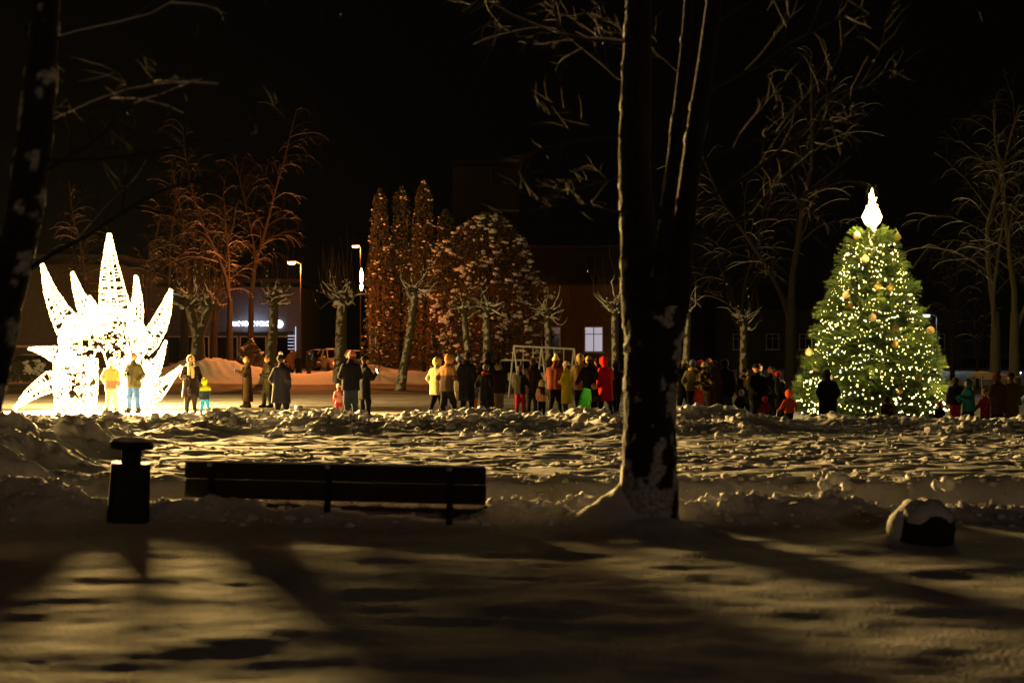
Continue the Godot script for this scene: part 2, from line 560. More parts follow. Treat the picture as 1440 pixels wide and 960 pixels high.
# ------------------------------------------------------------------ buildings
func window_at(parent: Node3D, at: Vector3, w: float, h: float, pane: Material, bars := true) -> void:
	var f := MB.new()
	var t := 0.09
	for s in [-1.0, 1.0]:
		f.box(at + Vector3(s * (w + t) * 0.5, 0, 0.03), Vector3(t, h + 2 * t, 0.14), 0.01)
		f.box(at + Vector3(0, s * (h + t) * 0.5, 0.03), Vector3(w, t, 0.14), 0.01)
	if bars:
		f.box(at + Vector3(0, 0, 0.02), Vector3(0.07, h, 0.06), 0.01)
		f.box(at + Vector3(0, h * 0.22, 0.024), Vector3(w, 0.06, 0.06), 0.01)
	var o := part("window", f, M.frame, parent)
	var p := MB.new()
	p.box(at + Vector3(0, 0, -0.01), Vector3(w, h, 0.03))
	part("pane", p, pane, o)
	var s := MB.new()
	s.box(at + Vector3(0, -h * 0.5 - t - 0.035, 0.09), Vector3(w + 0.36, 0.06, 0.26), 0.01)
	part("sill", s, M.frame, o)

# a house whose front faces the camera; origin at the middle of its front foot
func house(called: String, label: String, at: Vector3, w: float, h: float, dep: float, rise: float, wall: Material) -> Node3D:
	var o := thing(called, at, label, "building")
	var mb := MB.new()
	mb.box(Vector3(0, h * 0.5 - 0.4, -dep * 0.5), Vector3(w, h + 0.8, dep))
	if rise > 0.0:
		for s in [-1.0, 1.0]:
			mb.tri(Vector3(s * w * 0.5, h, 0), Vector3(s * w * 0.5, h, -dep), Vector3(s * w * 0.5, h + rise, -dep * 0.5))
	part("wall", mb, wall, o)
	var rb := MB.new()
	if rise > 0.0:
		var sl := Vector2(dep * 0.5, rise).length() + 0.5
		for s in [-1.0, 1.0]:
			var b := Basis(Vector3.RIGHT, s * atan2(rise, dep * 0.5))
			rb.box(Vector3(0, h + rise * 0.5 + 0.06, -dep * 0.5 + s * dep * 0.25), Vector3(w + 0.8, 0.14, sl), 0.02, b)
	else:
		rb.box(Vector3(0, h + 0.56, -dep * 0.5), Vector3(w + 0.3, 0.3, dep + 0.3), 0.03)
	part("roof", rb, M.roof, o)
	return o

func make_buildings() -> void:
	# the long ochre house behind the leafy tree
	var p := G(694, 108.0)
	var o := house("ochre_house", "long ochre plastered house behind the snowy round tree, lit orange at its left end", p, 19.0, 6.6, 9.0, 3.0, M.plaster)
	for q in [[528, 477], [700, 477], [775, 477], [620, 477]]:
		window_at(o, P(q[0], q[1], 108.0) - p, 0.75 if q[0] == 528 else 1.3, 1.75, M.glass)
	window_at(o, P(835, 477, 108.0) - p, 1.28, 1.8, M.lit_window)
	var pl := MB.new()
	pl.box(Vector3(0, 0.35, 0.05), Vector3(19.06, 0.8, 0.1), 0.02)
	part("plinth", pl, M.wall_dark, o)
	# the shop with the lit sign
	p = G(300, 122.0)
	o = house("shop_building", "flat roofed grey shop with a lit white sign band behind the bare trees", p, 14.9, 7.0, 12.0, 0.0, M.wall_grey)
	for k in 6:
		var x := -6.6 + k * 2.45
		window_at(o, Vector3(x + 0.2, 1.6, 0.0), 2.1, 2.2, M.glass, false)
	var cn := MB.new()
	cn.box(Vector3(3.8, 3.08, 0.45), Vector3(6.2, 0.18, 0.9), 0.03)
	part("canopy", cn, M.wall_dark, o)
	# illegible lit lettering, then a disc
	var x := 1.55
	var k := 0
	while x < 5.0:
		var lt := MB.new()
		var w := 0.30 if k % 3 != 1 else 0.36
		match k % 4:
			0:
				lt.tube(ring_pts(Vector3(x, 3.85, 0.12), 0.14, 10), filled(11, 0.045), 5, false)
			1:
				lt.box(Vector3(x - 0.1, 3.85, 0.12), Vector3(0.09, 0.36, 0.06)); lt.box(Vector3(x + 0.1, 3.85, 0.12), Vector3(0.09, 0.36, 0.06)); lt.box(Vector3(x, 3.71, 0.121), Vector3(0.12, 0.08, 0.06))
			2:
				lt.tube(ring_pts(Vector3(x, 3.85, 0.12), 0.14, 10).slice(0, 9), filled(9, 0.045), 5, false)
			3:
				lt.box(Vector3(x, 3.85, 0.12), Vector3(0.09, 0.36, 0.06)); lt.box(Vector3(x + 0.045, 4.0, 0.121), Vector3(0.2, 0.07, 0.06))
		part("sign_letter", lt, M.white_led, o)
		x += w; k += 1
	var dk := MB.new()
	dk.tube([Vector3(5.65, 3.82, 0.06), Vector3(5.65, 3.82, 0.18)], [0.33, 0.33], 14)
	part("sign_light_disc", dk, M.white_led, o)
	lamp("sign_lamp", Vector3(3.6, 3.85, 0.9), Color(0.8, 0.88, 1.0), 2.2, 0.5, o)
	var st := MB.new()
	st.box(Vector3(7.05, 2.55, 0.06), Vector3(0.05, 2.1, 0.06))
	for q in 5: st.box(Vector3(6.70, 1.7 + q * 0.28, 0.06), Vector3(0.62, 0.045, 0.05))
	part("light_strips", st, M.blue_led, o)
	# the wide house behind the sculpture and the far tall block
	p = G(-30, 100.0)
	o = house("wide_building", "wide pale building behind the left trunk, faintly lit by the sculpture", p, 20.0, 7.5, 10.0, 0.0, M.wall_dark)
	var lg := MB.new()
	lg.box(Vector3(0, 1.75, 0.12), Vector3(20.04, 0.16, 0.24), 0.03)
	part("ledge", lg, M.frame, o)
	p = G(683, 175.0)
	o = house("tower_block", "pale grey block rising above the round snowy tree against the sky", p, 8.2, 24.4, 8.0, 0.0, M.wall_far)
	var seam := MB.new()
	seam.box(Vector3(0.6, 12.0, 0.04), Vector3(0.25, 24.0, 0.08), 0.02)
	part("wall_rib", seam, M.wall_dark, o)
	p = G(1180, 150.0)
	o = house("dark_house", "dark unlit house in the distance behind the decorated tree", p, 26.0, 6.0, 9.0, 3.0, M.wall_dark)
	for q in 7: window_at(o, Vector3(-10.5 + q * 3.5, 2.6, 0.0), 1.2, 1.5, M.glass)

func ring_pts(c: Vector3, r: float, n: int) -> Array:
	var a: Array = []
	for k in n + 1:
		a.append(c + Vector3(cos(TAU * k / n) * r, sin(TAU * k / n) * r * 1.25, 0))
	return a

func filled(n: int, v: float) -> Array:
	var a: Array = []
	a.resize(n); a.fill(v)
	return a

# ------------------------------------------------------------------ light sculpture
func bead(mb: MB, p: Vector3, r: float) -> void:
	var k := mb.v.size()
	for o in [Vector3.RIGHT, Vector3.LEFT, Vector3.UP, Vector3.DOWN, Vector3.BACK, Vector3.FORWARD]:
		mb.v.append(p + o * r); mb.n.append(o); mb.c.append(Color.WHITE)
	for t in [[0, 4, 2], [4, 1, 2], [1, 5, 2], [5, 0, 2], [4, 0, 3], [1, 4, 3], [5, 1, 3], [0, 5, 3]]:
		mb.i.append(k + t[0]); mb.i.append(k + t[1]); mb.i.append(k + t[2])

func beads_on_quad(mb: MB, a: Vector3, b: Vector3, c: Vector3, d: Vector3, per: float, r: float) -> void:
	var area := 0.5 * (b - a).cross(c - a).length() + 0.5 * (c - a).cross(d - a).length()
	for k in int(area * per):
		var u := rng.randf()
		var v := rng.randf()
		var p := a.lerp(b, u).lerp(d.lerp(c, u), v)
		if n_mid.get_noise_3d(p.x * 3.5, p.y * 3.5, p.z * 3.5) < -0.12: continue
		bead(mb, p, r * rng.randf_range(0.75, 1.15))

func beads_on_line(mb: MB, a: Vector3, b: Vector3, step: float, r: float) -> void:
	var n := int(a.distance_to(b) / step)
	for k in n + 1:
		bead(mb, a.lerp(b, float(k) / maxf(n, 1)) + Vector3(rng.randf_range(-1, 1), rng.randf_range(-1, 1), rng.randf_range(-1, 1)) * 0.012, r)

func S(px: float, py: float, z: float) -> Vector3:
	return Vector3((px - 145.0) * 0.02225, (576.0 - py) * 0.02225, z)

func spike(o: Node3D, base: Vector3, tip: Vector3, hw: float, hd: float, curve := 0.0) -> void:
	var ax := (tip - base).normalized()
	var side := ax.cross(Vector3.BACK).normalized()
	var dep := side.cross(ax).normalized()
	var ctl := base.lerp(tip, 0.5) + side * curve * base.distance_to(tip)
	var rings: Array = []
	for q in [[0.0, 0.7], [0.18, 1.0], [0.42, 0.86], [0.68, 0.52], [1.0, 0.10]]:
		var t: float = q[0]
		var c: Vector3 = base.lerp(ctl, t).lerp(ctl.lerp(tip, t), t)
		var u := rng.randf_range(0.85, 1.15)
		rings.append([c + side * hw * q[1] * u, c + dep * hd * q[1], c - side * hw * q[1] * u, c - dep * hd * q[1]])
	var fr := MB.new()
	var nt := MB.new()
	for k in 4:
		var line: Array = []
		for r in 5: line.append(rings[r][k])
		fr.tube(line, filled(5, 0.018), 5)
		for r in 4:
			beads_on_line(nt, rings[r][k], rings[r + 1][k], 0.034, 0.036)
			# strands laced between neighbouring edges
			var n := int(maxf(3.0, rings[r][k].distance_to(rings[r + 1][k]) / 0.085))
			for s in n:
				var a: Vector3 = rings[r][k].lerp(rings[r + 1][k], (s + rng.randf()) / n)
				var b: Vector3 = rings[r][(k + 1) % 4].lerp(rings[r + 1][(k + 1) % 4], clampf((s + rng.randf_range(-0.8, 1.8)) / n, 0.0, 1.0))
				if rng.randf() < 0.74: beads_on_line(nt, a, b, 0.055, 0.023)
			fr.tube([rings[r][k], rings[r][(k + 1) % 4]], [0.014, 0.014], 4)
	var f := part("spike_frame", fr, M.steel, o)
	part("light_net", nt, M.led, f, "stuff")

func make_sculpture() -> void:
	var at := G(145, 44.5)
	var o := thing("light_sculpture", at, "tall spiky sculpture covered in glowing white string lights, standing on the snow", "light sculpture")
	for q in [[112, 478, 60, 372, 17, 0.32, 0.1, -0.13], [137, 458, 106, 384, 12, 0.30, 0.35, -0.10], [164, 450, 153, 329, 18, 0.40, 0.0, -0.05], [188, 474, 194, 389, 11, 0.3, 0.25, 0.08], [200, 494, 241, 408, 14, 0.26, 0.1, 0.12],
			[200, 545, 235, 480, 9, 0.22, 0.2, 0.10], [188, 566, 257, 516, 15, 0.30, 0.3, 0.12], [100, 507, 45, 490, 11, 0.26, 0.3, 0.10], [92, 530, 27, 574, 13, 0.28, 0.5, 0.14],
			[148, 470, 136, 418, 12, 0.3, 0.8, 0.0]]:
		spike(o, S(q[0], q[1], q[6] * 0.6), S(q[2], q[3], q[6]), q[4] * 0.0228, q[5], q[7])
	# the hollow body with an arch through it
	var nt := MB.new()
	var fr := MB.new()
	var c := S(145, 478, 0)
	var rad := Vector3(1.38, 1.05, 0.95)
	for k in 3800:
		var v := Vector3(rng.randfn(), rng.randfn(), rng.randfn()).normalized()
		var p := c + v * rad
		if absf(p.x - 0.10) < 0.40 * clampf((S(0, 484, 0).y - p.y) * 3.0, 0.0, 1.0): continue
		if n_mid.get_noise_3d(p.x * 3.0, p.y * 3.0, p.z * 3.0) < -0.12: continue
		if p.y < S(0, 530, 0).y: continue
		bead(nt, p, 0.03 * rng.randf_range(0.75, 1.15))
	for k in 7:
		var pts: Array = []
		for j in 17:
			var a := PI * j / 16.0
			var b := PI * k / 7.0
			pts.append(c + Vector3(cos(a) * rad.x, sin(a) * sin(b) * rad.y, sin(a) * cos(b) * rad.z))
		fr.tube(pts, filled(17, 0.018), 4)
	var f := part("body_frame", fr, M.steel, o)
	part("light_net", nt, M.led, f, "stuff")
	# two legs beside the arch
	for q in [[106, 24, 12, 0.5], [188, 18, 15, 0.45]]:
		var lm := MB.new()
		var lf := MB.new()
		var ring := [[505, 1.0], [545, 1.0], [575, 0.9]]
		var rr: Array = []
		for s in ring:
			var pts: Array = []
			for e in [[-1, 1], [1, 1], [1, -1], [-1, -1]]:
				pts.append(S(q[0] + e[0] * q[1] * s[1], s[0], e[1] * q[3] * s[1]))
			rr.append(pts)
		for k in 4:
			for r in 2:
				beads_on_quad(lm, rr[r][k], rr[r][(k + 1) % 4], rr[r + 1][(k + 1) % 4], rr[r + 1][k], 250.0, 0.03)
				beads_on_line(lm, rr[r][k], rr[r + 1][k], 0.05, 0.034)
			lf.tube([rr[0][k], rr[1][k], rr[2][k]], [0.02, 0.02, 0.02], 5)
			lf.tube([rr[2][k], rr[2][(k + 1) % 4]], [0.02, 0.02], 5)
		var g := part("leg_frame", lf, M.steel, o)
		part("light_net", lm, M.led, g, "stuff")
	# arch edge
	var am := MB.new()
	var ap: Array = []
	for k in 15:
		var t := PI * k / 14.0
		ap.append(S(149 - cos(t) * 16.0, 574 - sin(t) * 84.0, 0.75))
	for k in 14: beads_on_line(am, ap[k], ap[k + 1], 0.05, 0.034)
	var af := MB.new()
	af.tube(ap, filled(15, 0.018), 5)
	var ao := part("arch_frame", af, M.steel, o)
	part("light_net", am, M.led, ao, "stuff")
	# the net sends its light mostly forwards and backwards: the lamps are as broad as the net
	area_lamp("sculpture_lamp", S(140, 498, 1.05), WARM, SCULPTURE_FRONT, Vector2(4.6, 2.9), true, o)
	area_lamp("sculpture_lamp", S(140, 470, -1.05), WARM, SCULPTURE_BACK, Vector2(3.4, 3.8), false, o)

# ------------------------------------------------------------------ decorated tree
const TALL := 0.98
func tree_radius(y: float) -> float:
	# half width of the crown at height y over its foot
	var t := clampf(y / 6.2, 0.0, 1.0)
	return lerpf(2.50, 0.66, pow(t, 0.98)) * (1.0 - 0.25 * smoothstep(0.5, 0.0, y)) * (1.0 - smoothstep(5.9, 6.5, y) * 0.7)

func sprig_mesh() -> ArrayMesh:
	var mb := MB.new()
	var tone := [Color(0.50, 0.62, 0.25), Color(0.40, 0.52, 0.20), Color(0.62, 0.70, 0.28)]
	for k in 9:
		var t := k / 8.0
		var o := Vector3(0, -0.10 * t * t, t)
		for s in [-1.0, 1.0]:
			var l := (0.42 - 0.26 * t) * (0.85 + 0.3 * fmod(k * 0.37, 1.0))
			var dir := Vector3(s * 0.75, 0.12 * sin(k * 2.1), 0.65).normalized()
			var w := Vector3(0, 0.02, 0.035)
			mb.col = tone[k % 3]
			mb.tri(o - w, o + dir * l, o + w)
			var m := o + dir * l * 0.45
			mb.tri(m, m + Vector3(s * 0.10, 0.06, 0.17), m + Vector3(0, 0, 0.04))
			mb.tri(m, m + Vector3(s * 0.17, -0.05, -0.03), m + Vector3(0, 0.02, 0.03))
	mb.col = tone[0]
	mb.tri(Vector3(-0.02, 0, 0), Vector3(0, -0.1, 1.12), Vector3(0.02, 0, 0))
	mb.tri(Vector3(0, -0.03, 0), Vector3(0, -0.1, 1.12), Vector3(0, 0.03, 0))
	return mb.mesh()

func make_christmas_tree() -> void:
	var at := G(1226, 46.5)
	var o := thing("christmas_tree", at, "tall green conical christmas tree wound with warm string lights and baubles", "christmas tree")
	o.scale = Vector3(1.0, TALL, 1.0)
	var tr := MB.new()
	tr.tube([Vector3(0, -0.3, 0), Vector3(0, 3, 0), Vector3(0.02, 6.0, 0)], [0.16, 0.10, 0.03], 8)
	for k in 60:
		var y := 0.4 + 5.4 * k / 60.0
		var a := k * 2.4
		var r := tree_radius(y) * 0.85
		tr.tube([Vector3(0, y, 0), Vector3(cos(a) * r * 0.5, y + 0.05, sin(a) * r * 0.5), Vector3(cos(a) * r, y - 0.1, sin(a) * r)], [0.035, 0.025, 0.008], 5)
	part("trunk", tr, M.bark, o)
	var list: Array = []
	var cols: Array = []
	for k in 11500:
		var y := 6.25 * (1.0 - sqrt(rng.randf() * 0.985)) + rng.randf() * 0.12
		var a := rng.randf() * TAU
		var shelf := 0.10 * sin(y * 7.5 + sin(a * 3.0) * 1.1) + 0.14 * n_mid.get_noise_3d(cos(a) * 2.0, y * 0.9, sin(a) * 2.0)
		var depth := pow(rng.randf(), 2.2) * 0.55
		var r := tree_radius(y) * (1.0 + shelf - depth) - 0.18
		r = maxf(r, 0.05)
		var out := Vector3(cos(a), 0, sin(a))
		var dir := (out + Vector3(rng.randf_range(-0.6, 0.6), rng.randf_range(-0.35, 0.75) + (0.5 if y > 5.4 else 0.0), rng.randf_range(-0.6, 0.6))).normalized()
		var s := rng.randf_range(0.26, 0.46)
		var b := Basis.looking_at(-dir, Vector3(rng.randf_range(-0.6, 0.6), 1, rng.randf_range(-0.6, 0.6))).scaled(Vector3.ONE * s)
		list.append(Transform3D(b, Vector3(out.x * r, y + 0.1, out.z * r)))
		var v := rng.randf_range(0.55, 1.15)
		cols.append(Color(v * rng.randf_range(0.9, 1.1), v, v * 0.9))
	copies("crown", sprig_mesh(), M.needle, list, cols, o)
	# a few long shoots standing out of the top
	for q in [[0.72, 5.85, 0.12], [-0.25, 6.1, 0.05], [-0.62, 5.7, 0.2], [0.45, 6.0, 0.3]]:
		var sh := MB.new()
		sh.tube([Vector3(q[0], q[1] - 0.4, q[2]), Vector3(q[0] + 0.05, q[1], q[2]), Vector3(q[0] + 0.12 * signf(q[0]), q[1] + 0.42, q[2])], [0.014, 0.01, 0.004], 5)
		part("shoot", sh, M.twig, o)
	# string lights, wound in turns
	var sl := thing("string_lights", at, "warm white string lights wound in turns round the christmas tree", "string lights")
	sl.scale = Vector3(1.0, TALL, 1.0)
	var turns := 21
	for t in turns:
		var mb := MB.new()
		var wire: Array = []
		var y0 := 0.42 + 5.45 * t / (turns - 1.0)
		var n := int(maxf(48.0, tree_radius(y0) * 80.0))
		for k in n:
			var a := TAU * k / n + rng.randf_range(-0.03, 0.03)
			var y := y0 + rng.randfn() * 0.05 - 0.10 * absf(sin(a * 3.5 + t)) + 0.05 * sin(a * 2.0 + t) + 0.05 * sin(a * 5.0 + t * 2.0)
			var shelf := 0.14 * n_mid.get_noise_3d(cos(a) * 2.0, y * 0.9, sin(a) * 2.0)
			var r := tree_radius(y) * (0.985 + shelf + rng.randf_range(-0.09, 0.05)) + 0.02
			var p := Vector3(cos(a) * r, y, sin(a) * r)
			if n_mid.get_noise_3d(p.x * 1.6, p.y * 1.6, p.z * 1.6) > -0.2: bead(mb, p, 0.008 + 0.014 * pow(rng.randf(), 1.6))
			wire.append(p + Vector3(0, 0.02, 0))
		wire.append(wire[0])
		var wb := MB.new()
		wb.tube(wire, filled(wire.size(), 0.004), 3, false)
		var w := part("wire", wb, M.iron, sl)
		part("light_bulbs", mb, M.tree_led, w, "stuff")
	for k in 28:
		var a := k * 2.399
		var y := 0.5 + 5.2 * (k + 0.5) / 28.0
		var r := tree_radius(y) + 0.6
		lamp("tree_lamp", Vector3(cos(a) * r, y, sin(a) * r), TREE_WARM, 1.6, 0.05, sl)
	# the glowing finial
	var tp := thing("tree_topper", at + Vector3(0.02, 6.05, 0), "glowing white onion shaped finial on the tip of the christmas tree", "tree topper")
	var fr := MB.new()
	fr.lathe(Vector3.ZERO, [Vector2(0.10, -0.5), Vector2(0.07, 0.30), Vector2(0.20, 0.46), Vector2(0.26, 0.64), Vector2(0.18, 0.86), Vector2(0.06, 1.04), Vector2(0.035, 1.28), Vector2(0.005, 1.56)], 12)
	part("core", fr, M.frame, tp)
	var nb := MB.new()
	var prof := [Vector2(0.12, 0.0), Vector2(0.09, 0.30), Vector2(0.24, 0.46), Vector2(0.31, 0.64), Vector2(0.22, 0.86), Vector2(0.10, 1.04), Vector2(0.07, 1.28), Vector2(0.0, 1.58)]
	for k in 950:
		var t := rng.randf() * 6.99
		var q: Vector2 = prof[int(t)].lerp(prof[int(t) + 1], t - int(t))
		var a := rng.randf() * TAU
		bead(nb, Vector3(cos(a) * q.x, q.y, sin(a) * q.x), rng.randf_range(0.014, 0.026))
	for q in [[-0.09, 1.33], [0.10, 1.20], [0.13, 0.98], [-0.14, 0.95]]:
		for k in 10: bead(nb, Vector3(q[0] + rng.randfn() * 0.02, q[1] + rng.randfn() * 0.03, rng.randfn() * 0.03), 0.025)
	part("light_beads", nb, M.topper, tp, "stuff")
	for q in [[0.5, 0.6], [-0.5, 0.6]]:
		lamp("topper_lamp", Vector3(q[0] * 0.8, 0.5, 0.42), TREE_WARM, 5.0, 0.12, tp)
	# baubles hung on the branches
	var grp := "baubles on the christmas tree"
	var bg: Array = [[1208, 361, 0, "pale pink bauble"], [1182, 413, 0, "pale gold bauble high on the left flank"], [1211, 446, 0, "large peach bauble in the upper middle"], [1239, 404, 1, "gold glass bauble right of centre below the top"], [1245, 346, 2, "dark mirror bauble just below the glowing finial, right"], [1197, 393, 2, "dark mirror bauble on the upper left"],
		[1266, 428, 2, "dark mirror ring bauble on the upper right"], [1204, 325, 0, "pale bauble under the finial on the left shoulder"], [1262, 327, 1, "gold bauble on the right shoulder under the finial"], [1242, 462, 1, "gold bauble in the middle"], [1239, 484, 1, "amber bauble at mid height"], [1136, 495, 0, "pale gold bauble at the left edge"], [1142, 518, 0, "cream bauble above the dark figure's shoulder"],
		[1153, 531, 0, "cream bauble beside the dark figure's head"], [1207, 500, 2, "black mirror bauble in the lower middle"], [1268, 535, 1, "gold bauble on the lower right"], [1240, 549, 1, "gold bauble low in the middle"], [1202, 531, 2, "clear dark bauble right of the dark figure"], [1126, 554, 1, "amber bauble low on the left edge"], [1298, 525, 2, "dim bauble on the right flank"], [1309, 463, 0, "pale bauble at the right edge near the white lamp"], [1186, 430, 1, "amber bauble on the left flank"], [1316, 533, 2, "mirror ring bauble low on the right edge"], [1221, 402, 1, "small gold bauble near the middle top"]]
	M.bauble = [mat(Color(0.86, 0.68, 0.48), 0.35), mat(Color(0.75, 0.56, 0.26), 0.22, 0.55), mat(Color(0.28, 0.27, 0.25), 0.08, 0.95)]
	for q in bg:
		var y: float = P(q[0], q[1], 44.8).y - at.y
		var px: float = (q[0] - 1226.0) * 46.0 / FOCAL
		var r := tree_radius(y / TALL) + 0.05
		var z := sqrt(maxf(r * r - px * px, 0.01))
		var bt := thing("bauble", at + Vector3(px, y, z), q[3] + (" on the christmas tree" if not "tree" in q[3] else ""), "bauble", grp)
		var bb := MB.new()
		ball(bb, Vector3.ZERO, Vector3.ONE * (0.125 if q[2] == 0 else 0.115), 10, 14, 0.0, 0.0)
		part("ball", bb, M.bauble[q[2]], bt)
		var cp := MB.new()
		cp.tube([Vector3(0, 0.11, 0), Vector3(0, 0.145, 0)], [0.03, 0.028], 8)
		cp.tube([Vector3(0, 0.14, 0), Vector3(0, 0.20, -0.04), Vector3(0, 0.26, -0.16)], [0.006, 0.006, 0.006], 4)
		part("hanger", cp, M.steel, bt)

# ------------------------------------------------------------------ street lamps
func street_lamp(foot: Vector3, head: Vector3, col: Color, energy: float, gm: Material, label: String, w := 0.30) -> Node3D:
	var o := thing("street_lamp", foot, label, "street lamp", "street lamps")
	var h := head - foot
	var top := Vector3(0, h.y - 0.1, 0)
	var mb := MB.new()
	mb.tube([Vector3(0, -0.3, 0), Vector3(0, h.y * 0.5, 0), top], [0.065, 0.055, 0.04], 8)
	part("pole", mb, M.pole, o)
	var ar := MB.new()
	ar.tube([top, top.lerp(h, 0.5) + Vector3(0, 0.12, 0), h + Vector3(0, 0.1, 0)], [0.03, 0.028, 0.025], 6)
	part("arm", ar, M.pole, o)
	var hd := MB.new()
	hd.box(h + Vector3(0, 0.07, 0), Vector3(0.62, 0.10, w), 0.03)
	part("lamp_head", hd, M.pole, o)
	var ln := MB.new()
	ball(ln, h + Vector3(0, -0.02, 0), Vector3(0.26, 0.10, w * 0.5), 8, 12, 0.0, 0.0)
	part("lamp_lens", ln, gm, o)
	lamp("street_lamp_light", h + Vector3(0, -0.3, 0.1), col, energy, 0.12, o)
	return o

func make_street_lamps() -> void:
	street_lamp(G(423, 90.5), P(410, 369, 90.5), SODIUM, LAMP_LIGHT * 2.4, M.sodium, "sodium street lamp above the parked cars, the lower of the two orange ones")
	var p := G(507, 101.0)
	street_lamp(p, P(500, 346, 101.0), SODIUM, LAMP_LIGHT * 0.7, M.sodium, "sodium street lamp on the pole beside the ochre house, the higher orange one")
	var o := thing("pole_ornament", P(508, 392, 100.6), "narrow glowing white ornament hung on the lamp pole beside the ochre house", "light ornament")
	var mb := MB.new()
	mb.lathe(Vector3.ZERO, [Vector2(0.02, 0.78), Vector2(0.12, 0.45), Vector2(0.14, 0.1), Vector2(0.08, -0.28)], 8, 1.0, 0.5)
	mb.lathe(Vector3(0, -0.35, 0), [Vector2(0.06, 0.0), Vector2(0.13, -0.15), Vector2(0.10, -0.35), Vector2(0.02, -0.5)], 8, 1.0, 0.5)
	part("light_panel", mb, M.topper, o)
	var br := MB.new()
	br.tube([Vector3(0, 0.3, 0), Vector3(-0.05, 0.3, -0.4)], [0.02, 0.02], 5)
	part("bracket", br, M.steel, o)
	street_lamp(G(1318, 98.0), P(1303, 443, 98.0), Color(0.85, 0.93, 1.0), 5.0, M.white_led, "small cold white lamp shining past the right edge of the christmas tree", 0.4)
	var lp := G(1435, 60.0)  # distant white dot of unknown kind; the post under it is made up
	o = thing("added_light_post", lp, "tiny distant white light set on an added post at the right edge of the photo", "light_dot")
	mb = MB.new()
	var lh := P(1435, 524, 60.0).y - lp.y
	mb.tube([Vector3(0, -0.2, 0), Vector3(0, lh - 0.05, 0)], [0.04, 0.035], 8)
	part("post", mb, M.iron, o)
	mb = MB.new()
	ball(mb, Vector3(0, lh, 0), Vector3.ONE * 0.05, 8, 10, 0.0, 0.0)
	part("light_globe", mb, M.white_led, o)
	lamp("edge_dot_light", Vector3(0, lh, 0.12), Color(0.9, 0.95, 1.0), 0.25, 0.05, o)
	# one more lamp stands on the path behind the photographer: it greys the near sides of the trunks
	street_lamp(Vector3(9.0, 0, 22.0), Vector3(8.4, 7.0, 21.0), Color(1.0, 0.83, 0.74), 24.0, M.sodium, "street lamp on the path behind the viewpoint")

# ------------------------------------------------------------------ trees
func limb(mb: MB, sn: MB, p: Vector3, dir: Vector3, length: float, r: float, level: int, prm: Dictionary) -> void:
	var n: int = [7, 6, 5, 4][mini(level, 3)]
	var pts: Array = [p]
	var rad: Array = [r]
	var d := dir
	var q := p
	var tip: float = prm.get("tip", 0.35)
	for k in n:
		var t := (k + 1.0) / n
		d = (d + Vector3(rng.randfn(), rng.randfn() * 0.6, rng.randfn()) * prm.wander + Vector3(0, (prm.lift if level < prm.get("sag_from", 1) else -prm.sag * t), 0)).normalized()
		q += d * length / n
		pts.append(q); rad.append(r * lerpf(1.0, tip, t))
	mb.tube(pts, rad, [8, 6, 4, 3][mini(level, 3)], false)
	if sn and level >= 1 and r > 0.006:
		var sp: Array = []
		var sr: Array = []
		var any := 0.0
		for k in pts.size():
			var t: Vector3 = (pts[mini(k + 1, n)] - pts[maxi(k - 1, 0)]).normalized()
			var flat := clampf(1.25 - absf(t.y) * 1.25, 0.0, 1.0) * (0.6 + 0.6 * rng.randf())
			any = maxf(any, flat)
			var rr: float = rad[k]
			sp.append(pts[k] + Vector3(0, rr * 0.75 + 0.006, 0)); sr.append((rr * 0.6 + 0.003) * flat + 0.001)
		if any > 0.3 and rng.randf() < prm.snow: sn.tube(sp, sr, 4, false)
	if level >= prm.levels: return
	var kids: int = prm.kids[mini(level, prm.kids.size() - 1)]
	for k in kids:
		var t: float = lerpf(prm.get("from", 0.3) if level == 0 else 0.2, 1.0, (k + rng.randf()) / kids)
		var f := t * n
		var a: Vector3 = pts[int(minf(f, n - 0.01))].lerp(pts[mini(int(f) + 1, n)], f - int(f))
		var base: Vector3 = (pts[mini(int(f) + 1, n)] - pts[mini(int(f), n - 1)]).normalized()
		var side := base.cross(Vector3(rng.randfn(), rng.randfn(), rng.randfn())).normalized()
		var sp2: float = prm.spread * rng.randf_range(0.7, 1.25)
		limb(mb, sn, a, (base * cos(sp2) + side * sin(sp2)).normalized(), length * prm.shrink * rng.randf_range(0.6, 1.1) * (1.15 - 0.5 * t), r * lerpf(1.0, tip, t) * prm.get("thin", 0.5) + 0.002, level + 1, prm)

func bare_tree(called: String, foot: Vector3, label: String, group: String, trunk_pts: Array, trunk_r: Array, prm: Dictionary, limbs: Array, m: Material = null) -> Node3D:
	var o := thing(called, foot, label, "tree", group)
	var tb := MB.new()
	tb.tube(trunk_pts, trunk_r, 12)
	part("trunk", tb, M.bark if m == null else m, o)
	var cb := MB.new()
	var sn := MB.new()
	for l in limbs: limb(cb, sn, l[0], l[1], l[2], l[3], l[4] if l.size() > 4 else 0, prm)
	part("crown", cb, M.twig if m == null else m, o)
	if sn.v.size() > 0: part("branch_snow", sn, M.snow_cap, o, "stuff")
	return o

